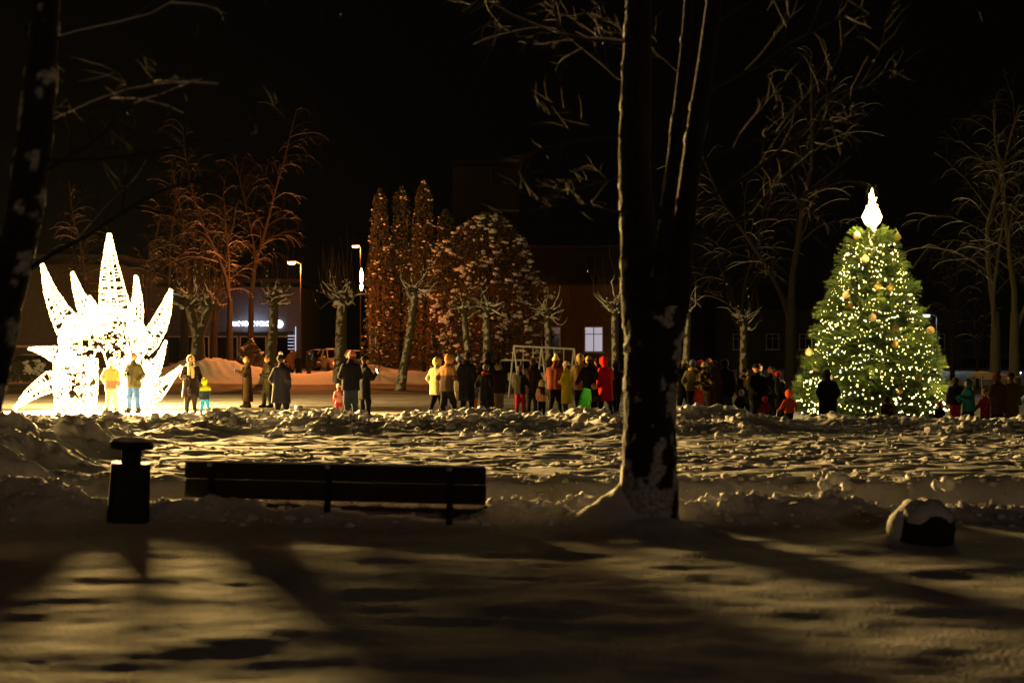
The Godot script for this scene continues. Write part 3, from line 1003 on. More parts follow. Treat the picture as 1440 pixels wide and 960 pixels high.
# a pollarded lime: short thick trunk, a knotted head, upright shoots and snow lying in the head
func pollard(px: float, d: float, head_px: float, head_py: float, r: float, label: String, rich := 1.0, fork := 0.0) -> void:
	var foot := G(px, d)
	var o := thing("pollard_tree", foot, label, "tree", "pollarded trees along the road")
	var hd := P(head_px, head_py, d) - foot
	var tb := MB.new()
	var cb := MB.new()
	var sn := MB.new()
	var heads: Array = [hd]
	if fork > 0.0:
		heads = [hd + Vector3(-fork, 0.1, 0), hd + Vector3(fork * 0.8, 0.0, 0.1)]
	for h in heads:
		var mid: Vector3 = Vector3(0, h.y * 0.35, 0) if fork > 0.0 else h * 0.5 + Vector3(rng.randfn() * 0.05, 0, 0)
		snowy_tube(tb, [Vector3(0, -0.4, 0), Vector3(0, 0.15, 0), mid, h * 0.93, h + Vector3(0, 0.1, 0)], [r * 1.4, r * 1.0, r * 0.85, r * 0.8, r * 0.7], 18, 60, Vector3(-0.8, 0.0, 0.6), -9.0, 1.0)
		tb.col = Color(0.30, 0.27, 0.19).srgb_to_linear()
		ball(tb, h, Vector3(r * 1.35, r * 1.1, r * 1.35), 8, 10, 0.6, px)
		for k in int(30 * rich):
			var a := rng.randf() * TAU
			var dir := Vector3(cos(a), rng.randf_range(-0.25, 0.8), sin(a)).normalized()
			var l := rng.randf_range(0.5, 1.6) * (0.75 + 0.25 * rich)
			var pts: Array = [h + dir * r * 0.6 + Vector3(0, rng.randf_range(-0.5, 0.3), 0)]
			var q: Vector3 = pts[0]
			var dd := dir
			for s in 5:
				dd = (dd + Vector3(0, 0.12, 0) + Vector3(rng.randfn(), rng.randfn(), rng.randfn()) * 0.34).normalized()
				q += dd * l / 5.0
				pts.append(q)
			var r0 := r * rng.randf_range(0.09, 0.20)
			cb.tube(pts, [r0, r0 * 0.9, r0 * 0.75, r0 * 0.6, r0 * 0.45, r0 * 0.25], 5)
			var up: Array = []
			for s in 6: up.append(pts[s] + Vector3(0, r0 * 0.6, 0.015))
			if rng.randf() < 0.7: sn.tube(up, [r0 * 0.7, r0 * rng.randf_range(0.7, 1.3), r0 * rng.randf_range(0.3, 1.2), r0 * rng.randf_range(0.2, 1.1), r0 * 0.4, r0 * 0.15], 5)
			for s in 2:
				var b: Vector3 = pts[rng.randi_range(2, 5)]
				var hh := pow(rng.randf(), 1.5) * 2.4 * rich + 0.2
				var w := Vector3(rng.randfn() * 0.3, hh, rng.randfn() * 0.3)
				cb.tube([b, b + w * 0.5 + Vector3(rng.randfn() * 0.1, 0, 0), b + w], [0.012, 0.009, 0.004], 3, false)
				if rng.randf() < 0.22: ball(sn, b + w * rng.randf_range(0.2, 0.9), Vector3(0.03, 0.05, 0.03), 4, 5, 0.5, s * 3.0)
		for k in 9:
			var a := rng.randf() * TAU
			ball(sn, h + Vector3(cos(a) * r * 1.2, rng.randf_range(-0.6, 0.5), sin(a) * r * 1.2), Vector3(r * 0.5, r * 0.3, r * 0.5) * rng.randf_range(0.4, 1.1), 5, 7, 1.0, k * 2.0 + px)
		ball(sn, h + Vector3(-r * 0.2, r * 0.75, 0.0), Vector3(r * 1.1, r * 0.4, r * 1.1), 6, 9, 0.7, px + 2.0)
	part("trunk", tb, M.bark_snow, o)
	part("crown", cb, M.bark_pale, o)
	part("branch_snow", sn, M.snow_cap, o, "stuff")

# leaf-sized faces and lumps of snow through a crown's volume
func leafy(called: String, label: String, foot: Vector3, shape: Callable, leaves: int, clumps: int, clump_r: float, leaf_col: Array, trunk_h: float, trunk_r: float, group := "") -> void:
	var o := thing(called, foot, label, "tree" if trunk_h > 0.6 else "shrub", group)
	var tb := MB.new()
	tb.tube([Vector3(0, -0.3, 0), Vector3(0.03, trunk_h * 0.5, 0), Vector3(0, trunk_h, 0)], [trunk_r * 1.3, trunk_r, trunk_r * 0.5], 9)
	for k in 18:
		var e: Vector3 = shape.call(true)
		var b := Vector3(0, minf(trunk_h * rng.randf_range(0.3, 0.95), e.y * 0.8), 0)
		tb.tube([b, b.lerp(e, 0.5) + Vector3(0, 0.1, 0), e], [trunk_r * 0.35, trunk_r * 0.22, 0.01], 4, false)
	part("trunk", tb, M.bark, o)
	var lb := MB.new()
	for k in leaves:
		var p: Vector3 = shape.call(false)
		var a := Vector3(rng.randfn(), rng.randfn(), rng.randfn()).normalized()
		var b := a.cross(Vector3(rng.randfn(), rng.randfn(), rng.randfn())).normalized()
		var s := rng.randf_range(0.05, 0.13)
		lb.col = leaf_col[rng.randi() % leaf_col.size()]
		lb.quad(p - a * s, p - b * s * 0.6, p + a * s, p + b * s * 0.6)
	var cr := part("crown", lb, M.leaf, o, "stuff")
	var sb := MB.new()
	for k in clumps:
		var p: Vector3 = shape.call(true)
		if n_mid.get_noise_3d(p.x * 0.7, p.y * 0.7, p.z * 0.7) < -0.02: continue
		var s := clump_r * (0.3 + 1.1 * pow(rng.randf(), 2.0))
		ball(sb, p, Vector3(s * rng.randf_range(0.8, 1.5), s * 0.55, s * rng.randf_range(0.8, 1.3)), 4, 6, 1.2, k * 1.7)
	part("branch_snow", sb, M.snow_cap, o, "stuff")

# bark with ridges, and snow stuck to it in patches on the windward side and round the foot
func snowy_tube(mb: MB, pts: Array, rad: Array, sides: int, rings: int, windward: Vector3, foot_h: float, pale := 0.0) -> void:
	var bark_c := Color(0.20, 0.165, 0.14).lerp(Color(0.31, 0.28, 0.19), pale).srgb_to_linear()
	var snow_c := Color(0.90, 0.90, 0.92).srgb_to_linear()
	var cv := Curve3D.new()
	for k in pts.size():
		var t: Vector3 = (pts[mini(k + 1, pts.size() - 1)] - pts[maxi(k - 1, 0)]) / 6.0
		cv.add_point(pts[k], -t, t)
	var total := cv.get_baked_length()
	var fv := mb.v.size()
	var fi := mb.i.size()
	var up := Vector3(0.2, 0.1, 0.97)
	for r in rings + 1:
		var u := float(r) / rings
		var p := cv.sample_baked(u * total, true)
		var dirv := (cv.sample_baked(minf(u + 0.01, 1.0) * total, true) - cv.sample_baked(maxf(u - 0.01, 0.0) * total, true)).normalized()
		var x := dirv.cross(up).normalized()
		var y := x.cross(dirv).normalized()
		var f := u * (pts.size() - 1)
		var rr: float = lerpf(rad[int(minf(f, pts.size() - 1.01))], rad[mini(int(f) + 1, pts.size() - 1)], f - int(minf(f, pts.size() - 1.01)))
		for s in sides:
			var a := TAU * s / sides
			var o := x * cos(a) + y * sin(a)
			var w := p + o * rr
			var ridge := n_fine.get_noise_3d(w.x * 2.4, w.y * 0.45, w.z * 2.4) * 0.018 * minf(1.0, rr * 6.0)
			var patch := n_mid.get_noise_3d(w.x * 4.0, w.y * 3.0, w.z * 4.0) + 0.25 * n_fine.get_noise_3d(w.x * 2.0, w.y * 2.0, w.z * 2.0)
			var want := 0.75 * smoothstep(0.80 - 0.5 * pale, 1.0, o.dot(windward)) - 0.88 + 0.32 * pale
			if foot_h > 0.0: want = maxf(want, lerpf(0.75, -0.55, clampf(w.y / foot_h, 0.0, 1.0)) * (0.55 + 0.45 * o.dot(windward)))
			var snow := smoothstep(-0.05, 0.05, patch + want)
			mb.v.append(w + o * (ridge + 0.010 * snow)); mb.n.append(o); mb.c.append(bark_c.lerp(snow_c, snow))
	for r in rings:
		for s in sides:
			var a := fv + r * sides + s
			var b := fv + r * sides + (s + 1) % sides
			mb.i.append(a); mb.i.append(a + sides); mb.i.append(b)
			mb.i.append(b); mb.i.append(a + sides); mb.i.append(b + sides)
	mb.smooth(fv, fi)

func make_trees() -> void:
	# the big trunk in the foreground
	var f := G(914, 13.7)
	f.y -= 0.05
	var q := func(px: float, py: float, dz := 0.0) -> Vector3: return P(px, py, 13.7) - f + Vector3(0, 0, dz)
	var o := thing("park_tree", f, "big dark forked tree trunk with snow on its foot in the foreground", "tree")
	var tb := MB.new()
	var windward := Vector3(-0.985, 0.0, 0.17)
	snowy_tube(tb, [q.call(909, 778), q.call(910, 740), q.call(912, 700), q.call(913, 640), q.call(914, 560), q.call(918, 490), q.call(922, 430)], [0.37, 0.29, 0.262, 0.247, 0.247, 0.275, 0.29], 72, 240, windward, 0.70)
	snowy_tube(tb, [q.call(912, 500), q.call(902, 430), q.call(897, 330), q.call(893, 200), q.call(897, 60), q.call(900, -80), q.call(905, -260)], [0.21, 0.175, 0.155, 0.14, 0.125, 0.115, 0.09], 30, 220, windward, -9.0)
	snowy_tube(tb, [q.call(925, 500), q.call(948, 420, 0.05), q.call(958, 330, 0.1), q.call(975, 200, 0.1), q.call(995, 60, 0.1), q.call(1012, -80, 0.1), q.call(1035, -260, 0.1)], [0.19, 0.125, 0.095, 0.082, 0.075, 0.065, 0.05], 30, 220, windward, -9.0)
	snowy_tube(tb, [q.call(922, 470, 0.1), q.call(925, 400, 0.2), q.call(936, 300, 0.22), q.call(950, 170, 0.2), q.call(962, 60, 0.15), q.call(972, -80, 0.1)], [0.11, 0.075, 0.062, 0.052, 0.044, 0.035], 24, 200, windward, -9.0)
	part("trunk", tb, M.bark_snow, o)
	var prm := {"wander": 0.16, "lift": 0.03, "sag": 0.05, "levels": 3, "kids": [6, 7, 6], "spread": 0.75, "shrink": 0.55, "snow": 0.22, "tip": 0.3, "thin": 0.5}
	var cb := MB.new()
	var sn := MB.new()
	for l in [[872, 300, -1, 0.25, 1.3, 0.03], [884, 62, -1, 0.12, 1.5, 0.035], [880, 190, -1, 0.1, 1.2, 0.025], [890, 120, -0.7, 0.5, 1.5, 0.03], [885, 245, -1, -0.1, 1.0, 0.02], [1000, 130, 1, 0.45, 1.9, 0.04], [960, 300, 1, 0.45, 2.4, 0.045], [985, 230, 1, 0.3, 1.6, 0.03], [960, 110, -0.6, 0.6, 1.0, 0.02],
			[895, 20, -1, 0.4, 1.8, 0.035], [1005, 40, 1, 0.6, 1.6, 0.03], [900, -60, -1, 0.2, 2.2, 0.04], [1010, -70, 1, 0.2, 2.3, 0.04], [905, -120, -0.4, 0.5, 2.0, 0.04], [955, 350, 1, 0.7, 2.0, 0.035]]:
		limb(cb, sn, q.call(l[0] + (8 if l[2] < 0 else -8), l[1]), Vector3(l[2], l[3], rng.randf_range(-0.5, 0.5)).normalized(), l[4], l[5] * 0.5, 1, prm)
	part("crown", cb, M.twig, o)
	part("branch_snow", sn, M.snow_cap, o, "stuff")
	# the leaning trunk cut by the left edge
	f = G(-72, 11.5)
	var g := func(px: float, py: float) -> Vector3: return P(px, py, 11.5) - f
	o = thing("leaning_tree", f, "blurred dark leaning trunk cut off by the left edge of the photo", "tree")
	tb = MB.new()
	snowy_tube(tb, [Vector3(0, -0.3, 0), Vector3(0, 0.1, 0), g.call(-45, 650), g.call(-16, 520), g.call(10, 400), g.call(32, 310), g.call(48, 200), g.call(58, 90), g.call(66, -20), g.call(74, -160)], [0.26, 0.20, 0.165, 0.155, 0.148, 0.138, 0.14, 0.115, 0.105, 0.08], 32, 200, Vector3(-0.9, 0, 0.43), 0.3)
	part("trunk", tb, M.bark_snow, o)
	cb = MB.new()
	sn = MB.new()
	for l in [[30, 385, 1, 0.75, 1.8, 0.04], [55, 180, 1, 0.45, 1.6, 0.03], [50, 225, 1, 0.05, 1.9, 0.03], [60, 60, 1, 0.3, 1.8, 0.03], [66, -20, 1, 0.2, 2.2, 0.03], [20, 340, -1, 0.6, 1.0, 0.03], [45, 250, 1, 0.55, 1.7, 0.03]]:
		limb(cb, sn, g.call(l[0], l[1]), Vector3(l[2], l[3], 0.1).normalized(), l[4], l[5] * 0.5, 1, prm)
	part("crown", cb, M.twig, o)
	part("branch_snow", sn, M.snow_cap, o, "stuff")
	# pollards along the far road
	pollard(278, 84.0, 282, 425, 0.36, "pollarded tree with a forked trunk and snowy head right of the sculpture", 1.2, 0.75)
	pollard(378, 83.0, 386, 418, 0.34, "pollarded tree with a snow plastered trunk in front of the lit shop sign", 1.1)
	pollard(479, 82.0, 481, 418, 0.38, "stout pollarded tree left of the ochre house, near the man in the pink hat", 1.25)
	pollard(563, 74.0, 584, 408, 0.23, "slim leaning pollarded tree in front of the column conifers", 0.9)
	pollard(667, 73.0, 652, 436, 0.20, "slim crooked pollarded tree before the snowy round tree", 0.8)
	pollard(684, 74.0, 684, 432, 0.27, "pollarded tree with a pale trunk behind the crowd", 0.8)
	pollard(770, 76.0, 770, 440, 0.24, "pollarded tree just behind the swing frame", 0.8)
	pollard(866, 64.0, 864, 430, 0.17, "thin pollarded tree at the left side of the big dark trunk", 0.7)
	pollard(962, 62.0, 968, 425, 0.17, "thin pollarded tree at the right side of the big dark trunk", 0.7)
	pollard(1046, 70.0, 1046, 450, 0.22, "dim pollarded tree between the crowd and the christmas tree", 0.7)
	# tall bare trees
	var tall := {"wander": 0.10, "lift": 0.10, "sag": 0.34, "levels": 3, "kids": [28, 9, 5], "spread": 0.85, "shrink": 0.34, "snow": 0.35, "tip": 0.25, "from": 0.22, "thin": 0.34}
	var side := {"wander": 0.10, "lift": 0.10, "sag": 0.30, "levels": 3, "kids": [22, 9, 5], "spread": 0.8, "shrink": 0.42, "snow": 0.35, "tip": 0.25, "from": 0.2, "thin": 0.34}
	for t in [[322, 92.0, 17.0, 0.30, "tall bare tree with drooping snowy branches and an orange lit trunk"], [258, 100.0, 15.0, 0.42, "dark tall bare tree behind the forked pollard"], [300, 97.0, 11.5, 0.35, "dark bare trunk between the forked pollard and the orange lit one"], [205, 88.0, 11.0, 0.25, "dim bare tree rising behind the sculpture's right spikes"], [120, 92.0, 13.0, 0.3, "dim bare tree rising behind the sculpture's tallest spike"], [352, 99.0, 19.0, 0.3, "tallest of the dim bare trees, between the lower lamp and the orange lit trunk"], [232, 94.0, 14.0, 0.24, "dim bare tree left of the forked pollard"]]:
		f = G(t[0], t[1])
		bare_tree("bare_tree", f, t[4], "tall bare trees", [Vector3(0, -0.5, 0), Vector3(0, 0.3, 0), Vector3(0.05, t[2] * 0.3, 0)], [t[3] * 1.3, t[3] * 0.9, t[3] * 0.5], tall, [[Vector3(0.05, t[2] * 0.28, 0), Vector3(0.05, 1, 0).normalized(), t[2] * 0.7, t[3] * 0.42], [Vector3(0, t[2] * 0.24, 0), Vector3(0.22, 1, 0.1).normalized(), t[2] * 0.55, t[3] * 0.26]])
	for t in [[1112, 66.0, 15.0, 0.34, "tall bare tree with arching branches left of the christmas tree"], [1400, 58.0, 12.0, 0.27, "left of the two pale forked trunks at the right edge"], [1427, 56.0, 12.0, 0.27, "right of the two pale forked trunks at the right edge"], [1340, 84.0, 8.0, 0.16, "small dim bare tree right of the christmas tree"], [1042, 88.0, 13.0, 0.26, "dim tall bare tree behind the crowd near the christmas tree"], [1375, 78.0, 6.0, 0.10, "thin dim sapling right of the christmas tree"]]:
		f = G(t[0], t[1])
		bare_tree("bare_tree", f, t[4], "tall bare trees", [Vector3(0, -0.5, 0), Vector3(0, 0.3, 0), Vector3(0.02, t[2] * 0.3, 0)], [t[3] * 1.25, t[3] * 0.9, t[3] * 0.6], side, [[Vector3(0.02, t[2] * 0.27, 0), Vector3(0.06, 1, 0).normalized(), t[2] * 0.75, t[3] * 0.5], [Vector3(0.02, t[2] * 0.22, 0), Vector3(0.3 * (1 if t[0] > 1410 else -1), 1, 0.1).normalized(), t[2] * 0.6, t[3] * 0.34]], M.bark_pale if t[0] > 1395 else M.bark)
	# snowy evergreens
	var brown := [Color(0.055, 0.040, 0.020), Color(0.075, 0.048, 0.022), Color(0.04, 0.038, 0.018), Color(0.10, 0.06, 0.03)]
	var green := [Color(0.035, 0.045, 0.02), Color(0.05, 0.05, 0.022), Color(0.06, 0.045, 0.022)]
	var dome := func(outer: bool) -> Vector3:
		var a := rng.randf() * TAU
		var y := rng.randf()
		var r := 4.2 * pow(sin(PI * clampf(0.16 + y * 0.83, 0.0, 1.0)), 0.62) * (1.0 + 0.22 * n_big.get_noise_2d(a * 9.0, y * 18.0))
		var k := sqrt(rng.randf_range(0.86 if outer else 0.30, 1.04))
		var bulge := 0.85 + 0.2 * sin(a * 3.0 + y * 7.0)
		return Vector3(cos(a) * r * k * bulge, 0.55 + y * 10.1 * (0.9 + 0.1 * k), sin(a) * r * k * bulge)
	leafy("snowy_round_tree", "broad round tree with brown leaves and lumps of orange lit snow", G(686, 93.0), dome, 20000, 1700, 0.17, brown, 6.0, 0.22)
	var n := 0
	for t in [[534, 97.0, 12.2, 0.85, "leftmost tall column conifer dusted with snow, beside the ochre house"], [564, 98.0, 12.5, 0.9, "middle tall column conifer dusted with snow, beside the ochre house"], [596, 97.0, 12.8, 0.95, "rightmost and tallest column conifer dusted with snow"], [627, 99.0, 11.0, 0.9, "lower column conifer between the tall ones and the round tree"]]:
		var hh: float = t[2]
		var ww: float = t[3]
		var colm := func(outer: bool) -> Vector3:
			var a := rng.randf() * TAU
			var y := rng.randf()
			var r := ww * (0.45 + 0.9 * pow(1.0 - y, 0.75)) * smoothstep(1.02, 0.93, y) * (1.0 + 0.3 * n_big.get_noise_2d(a * 9.0 + n * 10.0, y * 30.0))
			var k := sqrt(rng.randf_range(0.82 if outer else 0.2, 1.05))
			return Vector3(cos(a) * r * k, 0.3 + y * hh, sin(a) * r * k)
		leafy("column_conifer", t[4], G(t[0], t[1]), colm, 5600, 420, 0.085, green, hh * 0.6, 0.12, "column conifers")
		n += 1
	var bush := func(outer: bool) -> Vector3:
		var a := rng.randf() * TAU
		var y := rng.randf()
		var k := sqrt(rng.randf_range(0.8 if outer else 0.2, 1.0))
		var r := 1.0 * sin(PI * clampf(0.25 + y * 0.75, 0.0, 1.0))
		return Vector3(cos(a) * r * k, 0.2 + y * 2.4, sin(a) * r * k)
	leafy("leafy_shrub", "dark brown leafy shrub below the lit shop sign", G(352, 88.0), bush, 1500, 130, 0.09, brown, 0.5, 0.06)
	var hedge := func(outer: bool) -> Vector3:
		return Vector3(rng.randf_range(-2.2, 2.2), rng.randf_range(0.1, 1.25) if not outer else rng.randf_range(0.5, 1.3), rng.randf_range(-0.4, 0.4) if not outer else 0.42)
	leafy("snowy_hedge", "clipped snowy hedge behind the left end of the sculpture", G(52, 81.5), hedge, 2600, 320, 0.12, green, 0.5, 0.05)
	# small bare shrub beside the ochre house
	f = G(531, 83.0)
	var twigs: Array = []
	for k in 9:
		twigs.append([Vector3(0, 0.02, 0), Vector3(rng.randfn() * 0.5, 1, rng.randfn() * 0.4).normalized(), rng.randf_range(0.9, 1.6), 0.016, 1])
	bare_tree("bare_shrub", f, "small bare shrub in the orange snow before the ochre house", "", [Vector3(0, -0.2, 0), Vector3(0, 0.06, 0)], [0.05, 0.04], prm, twigs)

# ------------------------------------------------------------------ cars
func car(foot: Vector3, turn: float, length: float, height: float, paint: Color, label: String) -> Node3D:
	var o := thing("parked_car", foot, label, "car", "cars parked behind the park", turn)
	var L := length
	var hw := 0.88
	var body := MB.new()
	var st := [[-0.5, 0.35, 0.62, 0.80], [-0.47, 0.24, 0.84, 0.95], [-0.30, 0.22, 0.92, 1.0], [0.18, 0.22, 0.92, 1.0], [0.40, 0.22, 0.80, 0.97], [0.48, 0.26, 0.66, 0.90], [0.5, 0.36, 0.56, 0.78]]
	var rings: Array = []
	for s in st:
		var y1: float = s[2] * height / 1.45
		var w: float = hw * s[3]
		var ring: Array = []
		for e in [[-0.94, s[1]], [-1.0, s[1] + 0.12], [-1.0, y1 - 0.12], [-0.88, y1], [0.88, y1], [1.0, y1 - 0.12], [1.0, s[1] + 0.12], [0.94, s[1]]]:
			ring.append(Vector3(s[0] * L, e[1], e[0] * w))
		rings.append(ring)
	skin(body, rings)
	part("body", body, paint_mat(paint), o)
	var cab := MB.new()
	var top := height
	var b0 := 0.90 * height / 1.45
	var cr: Array = []
	for s in [[-0.46, b0 - 0.05, 0.84], [-0.36, top - 0.06, 0.72], [-0.12, top, 0.72], [0.06, top - 0.03, 0.70], [0.26, b0 - 0.06, 0.80]]:
		var w: float = hw * s[2]
		var wb := hw * 0.93
		cr.append([Vector3(s[0] * L, b0 - 0.08, -wb), Vector3(s[0] * L, maxf(s[1] - 0.08, b0 - 0.06), -w), Vector3(s[0] * L, maxf(s[1], b0 - 0.05), -w * 0.85), Vector3(s[0] * L, maxf(s[1], b0 - 0.05), w * 0.85), Vector3(s[0] * L, maxf(s[1] - 0.08, b0 - 0.06), w), Vector3(s[0] * L, b0 - 0.08, wb)])
	skin(cab, cr)
	part("windows", cab, M.glass, o)
	var rf := MB.new()
	rf.box(Vector3(-0.14 * L, top - 0.005, 0), Vector3(0.42 * L, 0.05, hw * 1.42), 0.02)
	for s in [-1.0, 1.0]:
		for e in [[-0.455, -0.36], [-0.13, -0.12], [0.255, 0.06]]:
			rf.tube([Vector3(e[0] * L, b0 - 0.04, s * hw * 0.94), Vector3(e[1] * L, top - 0.03, s * hw * 0.72)], [0.04, 0.04], 5)
	part("roof", rf, paint_mat(paint), o)
	var rs := MB.new()
	ball(rs, Vector3(-0.14 * L, top + 0.03, 0), Vector3(0.2 * L, 0.05, hw * 0.66), 6, 12, 0.2, L)
	part("roof_snow", rs, M.snow_cap, o)
	for sx in [-0.31, 0.31]:
		for sz in [-1.0, 1.0]:
			var w := MB.new()
			w.tube([Vector3(sx * L, 0.31, sz * (hw - 0.16)), Vector3(sx * L, 0.31, sz * (hw + 0.03))], [0.31, 0.31], 16)
			var wo := part("wheel", w, M.tyre, o)
			var rm := MB.new()
			rm.tube([Vector3(sx * L, 0.31, sz * (hw + 0.02)), Vector3(sx * L, 0.31, sz * (hw + 0.045))], [0.19, 0.18], 12)
			part("rim", rm, M.steel, wo)
	for sz in [-1.0, 1.0]:
		var hl := MB.new()
		ball(hl, Vector3(0.475 * L, 0.6 * height / 1.45, sz * hw * 0.68), Vector3(0.07, 0.08, 0.16), 6, 8, 0.0, 0.0)
		part("headlight", hl, M.steel, o)
		var tl := MB.new()
		tl.box(Vector3(-0.48 * L, 0.72 * height / 1.45, sz * hw * 0.74), Vector3(0.08, 0.16, 0.2), 0.02)
		part("tail_light", tl, cloth(Color(0.5, 0.05, 0.04)), o)
		var mi := MB.new()
		mi.box(Vector3(0.17 * L, b0 + 0.06, sz * (hw + 0.1)), Vector3(0.12, 0.13, 0.2), 0.03)
		part("mirror", mi, paint_mat(paint), o)
	return o

func skin(mb: MB, rings: Array) -> void:
	var m: int = rings[0].size()
	for r in rings.size() - 1:
		for k in m:
			mb.quad(rings[r][k], rings[r + 1][k], rings[r + 1][(k + 1) % m], rings[r][(k + 1) % m])
	for r in [0, rings.size() - 1]:
		for k in range(1, m - 1):
			if r == 0: mb.tri(rings[r][0], rings[r][k], rings[r][k + 1])
			else: mb.tri(rings[r][0], rings[r][k + 1], rings[r][k])

func paint_mat(c: Color) -> StandardMaterial3D:
	var key := "paint" + c.to_html()
	if not M.cloth.has(key):
		var m := mat(c, 0.45, 0.2)
		m.clearcoat_enabled = true; m.clearcoat = 0.6; m.clearcoat_roughness = 0.15
		M.cloth[key] = m
	return M.cloth[key]

func make_cars() -> void:
	car(G(745, 71.0), 0.12, 4.3, 1.56, Color(0.62, 0.58, 0.52), "pale car with a dark side window parked behind the crowd and the swing frame")
	car(G(452, 104.0), -1.25, 4.3, 1.5, Color(0.10, 0.10, 0.12), "dark parked car, left of the two beside the stout pollard")
	car(G(470, 102.0), -1.15, 4.4, 1.55, Color(0.60, 0.55, 0.46), "pale parked car, right of the two beside the stout pollard")
	car(G(502, 106.0), 0.05, 4.4, 1.45, Color(0.05, 0.05, 0.06), "black parked car between the stout pollard and the ochre house")
	car(G(62, 88.0), 0.0, 4.4, 1.62, Color(0.20, 0.25, 0.32), "dark blue car parked behind the snowy hedge on the left")

# ------------------------------------------------------------------ bench, bin, swing, boulder, stall
func make_furniture() -> void:
	# bench seen from behind; its right end is nearer
	var f := G(466, 14.15)
	f.y = 0.0
	var turn := -atan2(0.75, 3.05)
	var o := thing("park_bench", f, "long dark slatted park bench seen from behind, snow along its top board", "bench", "", turn)
	for b in [[0.479, 0.165], [0.297, 0.190]]:
		var mb := MB.new()
		mb.box(Vector3(0, b[0], 0.0), Vector3(3.18, b[1], 0.035), 0.008, Basis(Vector3.RIGHT, -0.12))
		part("back_board", mb, M.wood, o)
	for k in 4:
		var mb := MB.new()
		mb.box(Vector3(0, 0.13, -0.12 - k * 0.115), Vector3(2.96, 0.035, 0.1), 0.008)
		part("seat_board", mb, M.wood, o)
	for x in [-1.29, -0.02, 1.24]:
		var mb := MB.new()
		mb.box(Vector3(x, 0.20, 0.052), Vector3(0.055, 0.72, 0.05), 0.006, Basis(Vector3.RIGHT, -0.12))
		part("back_post", mb, M.iron, o)
		var lg := MB.new()
		lg.box(Vector3(x, 0.085, -0.28), Vector3(0.05, 0.045, 0.52), 0.006)
		lg.box(Vector3(x, -0.10, -0.45), Vector3(0.05, 0.40, 0.05), 0.006)
		part("leg", lg, M.iron, o)
		var sc := MB.new()
		ball(sc, Vector3(x, 0.545, 0.06), Vector3(0.03, 0.02, 0.02), 5, 7, 0.5, x)
		part("snow_tuft", sc, M.snow_cap, o)
	var sn := MB.new()
	var pts: Array = []
	var rr: Array = []
	for k in 60:
		pts.append(Vector3(-1.57 + 3.14 * k / 59.0, 0.566 + rng.randfn() * 0.002, -0.018)); rr.append(0.016 + 0.010 * n_mid.get_noise_2d(k * 0.3, 5.0))
	sn.tube(pts, rr, 8)
	part("top_snow", sn, M.snow_cap, o)
	var ss := MB.new()
	for k in 34: ball(ss, Vector3(-1.38 + 2.76 * k / 33.0, 0.15, -0.3 + rng.randfn() * 0.05), Vector3(0.09, 0.035 + 0.05 * absf(n_mid.get_noise_2d(k * 0.4, 2.0)), 0.17), 6, 9, 0.8, k)
	part("seat_snow", ss, M.snow_cap, o)
	# litter bin
	f = G(180, 14.0)
	f.y = 0.075
	o = thing("litter_bin", f, "dark metal litter bin with a round cap under snow, left of the bench", "litter bin", "", 0.25)
	o.rotation.z = -0.05
	var bb := MB.new()
	var rings: Array = []
	for s in [[-0.12, 0.200], [0.0, 0.203], [0.50, 0.190], [0.52, 0.180]]:
		var ring: Array = []
		for k in 16:
			var a := TAU * k / 16.0
			var ex := signf(cos(a)) * pow(absf(cos(a)), 0.35)
			var ez := signf(sin(a)) * pow(absf(sin(a)), 0.35)
			ring.append(Vector3(ex * s[1], s[0], ez * s[1]))
		rings.append(ring)
	skin(bb, rings)
	part("body", bb, M.iron, o)
	var nk := MB.new()
	nk.tube([Vector3(0, 0.50, 0), Vector3(0, 0.66, 0)], [0.10, 0.10], 14)
	part("neck", nk, M.iron, o)
	var cp := MB.new()
	cp.lathe(Vector3.ZERO, [Vector2(0.10, 0.64), Vector2(0.205, 0.655), Vector2(0.21, 0.72), Vector2(0.19, 0.735), Vector2(0.0, 0.74)], 20)
	part("cap", cp, M.iron, o)
	var cs := MB.new()
	ball(cs, Vector3(0, 0.738, 0), Vector3(0.20, 0.035, 0.20), 7, 18, 0.25, 3.0)
	part("cap_snow", cs, M.snow_cap, o)
	# swing frame
	f = G(765, 58.0)
	o = thing("swing_frame", f, "grey metal swing frame with sloping legs behind the crowd", "swing")
	var top := P(765, 488, 58.0).y - f.y
	var bar := MB.new()
	bar.tube([Vector3(-1.25, top + 0.05, 0.25), Vector3(1.25, top - 0.08, 0.25)], [0.045, 0.045], 8)
	part("top_bar", bar, M.steel, o)
	for x in [-1.22, -0.1, 1.22]:
		for s in [-1.0, 1.0]:
			var lg := MB.new()
			lg.tube([Vector3(x, top - 0.05 * x, 0.25), Vector3(x + 0.24 * s, -0.15, 0.25 + s * 0.9)], [0.04, 0.04], 7)
			part("leg", lg, M.steel, o)
	for x in [-0.65, 0.6]:
		var seat := MB.new()
		seat.box(Vector3(x, 0.5, 0.25), Vector3(0.46, 0.04, 0.18), 0.01)
		var so := part("swing_seat", seat, M.wood, o)
		for s in [-1.0, 1.0]:
			var ch := MB.new()
			ch.tube([Vector3(x + s * 0.2, 0.5, 0.25), Vector3(x + s * 0.2, top - 0.03, 0.25)], [0.014, 0.014], 4)
			part("chain", ch, M.steel, so)
	# boulder under a cap of snow
	f = G(1298, 12.6)
	f.y -= 0.05
	o = thing("boulder", f, "dark rounded boulder under a thick cap of snow, right foreground", "boulder")
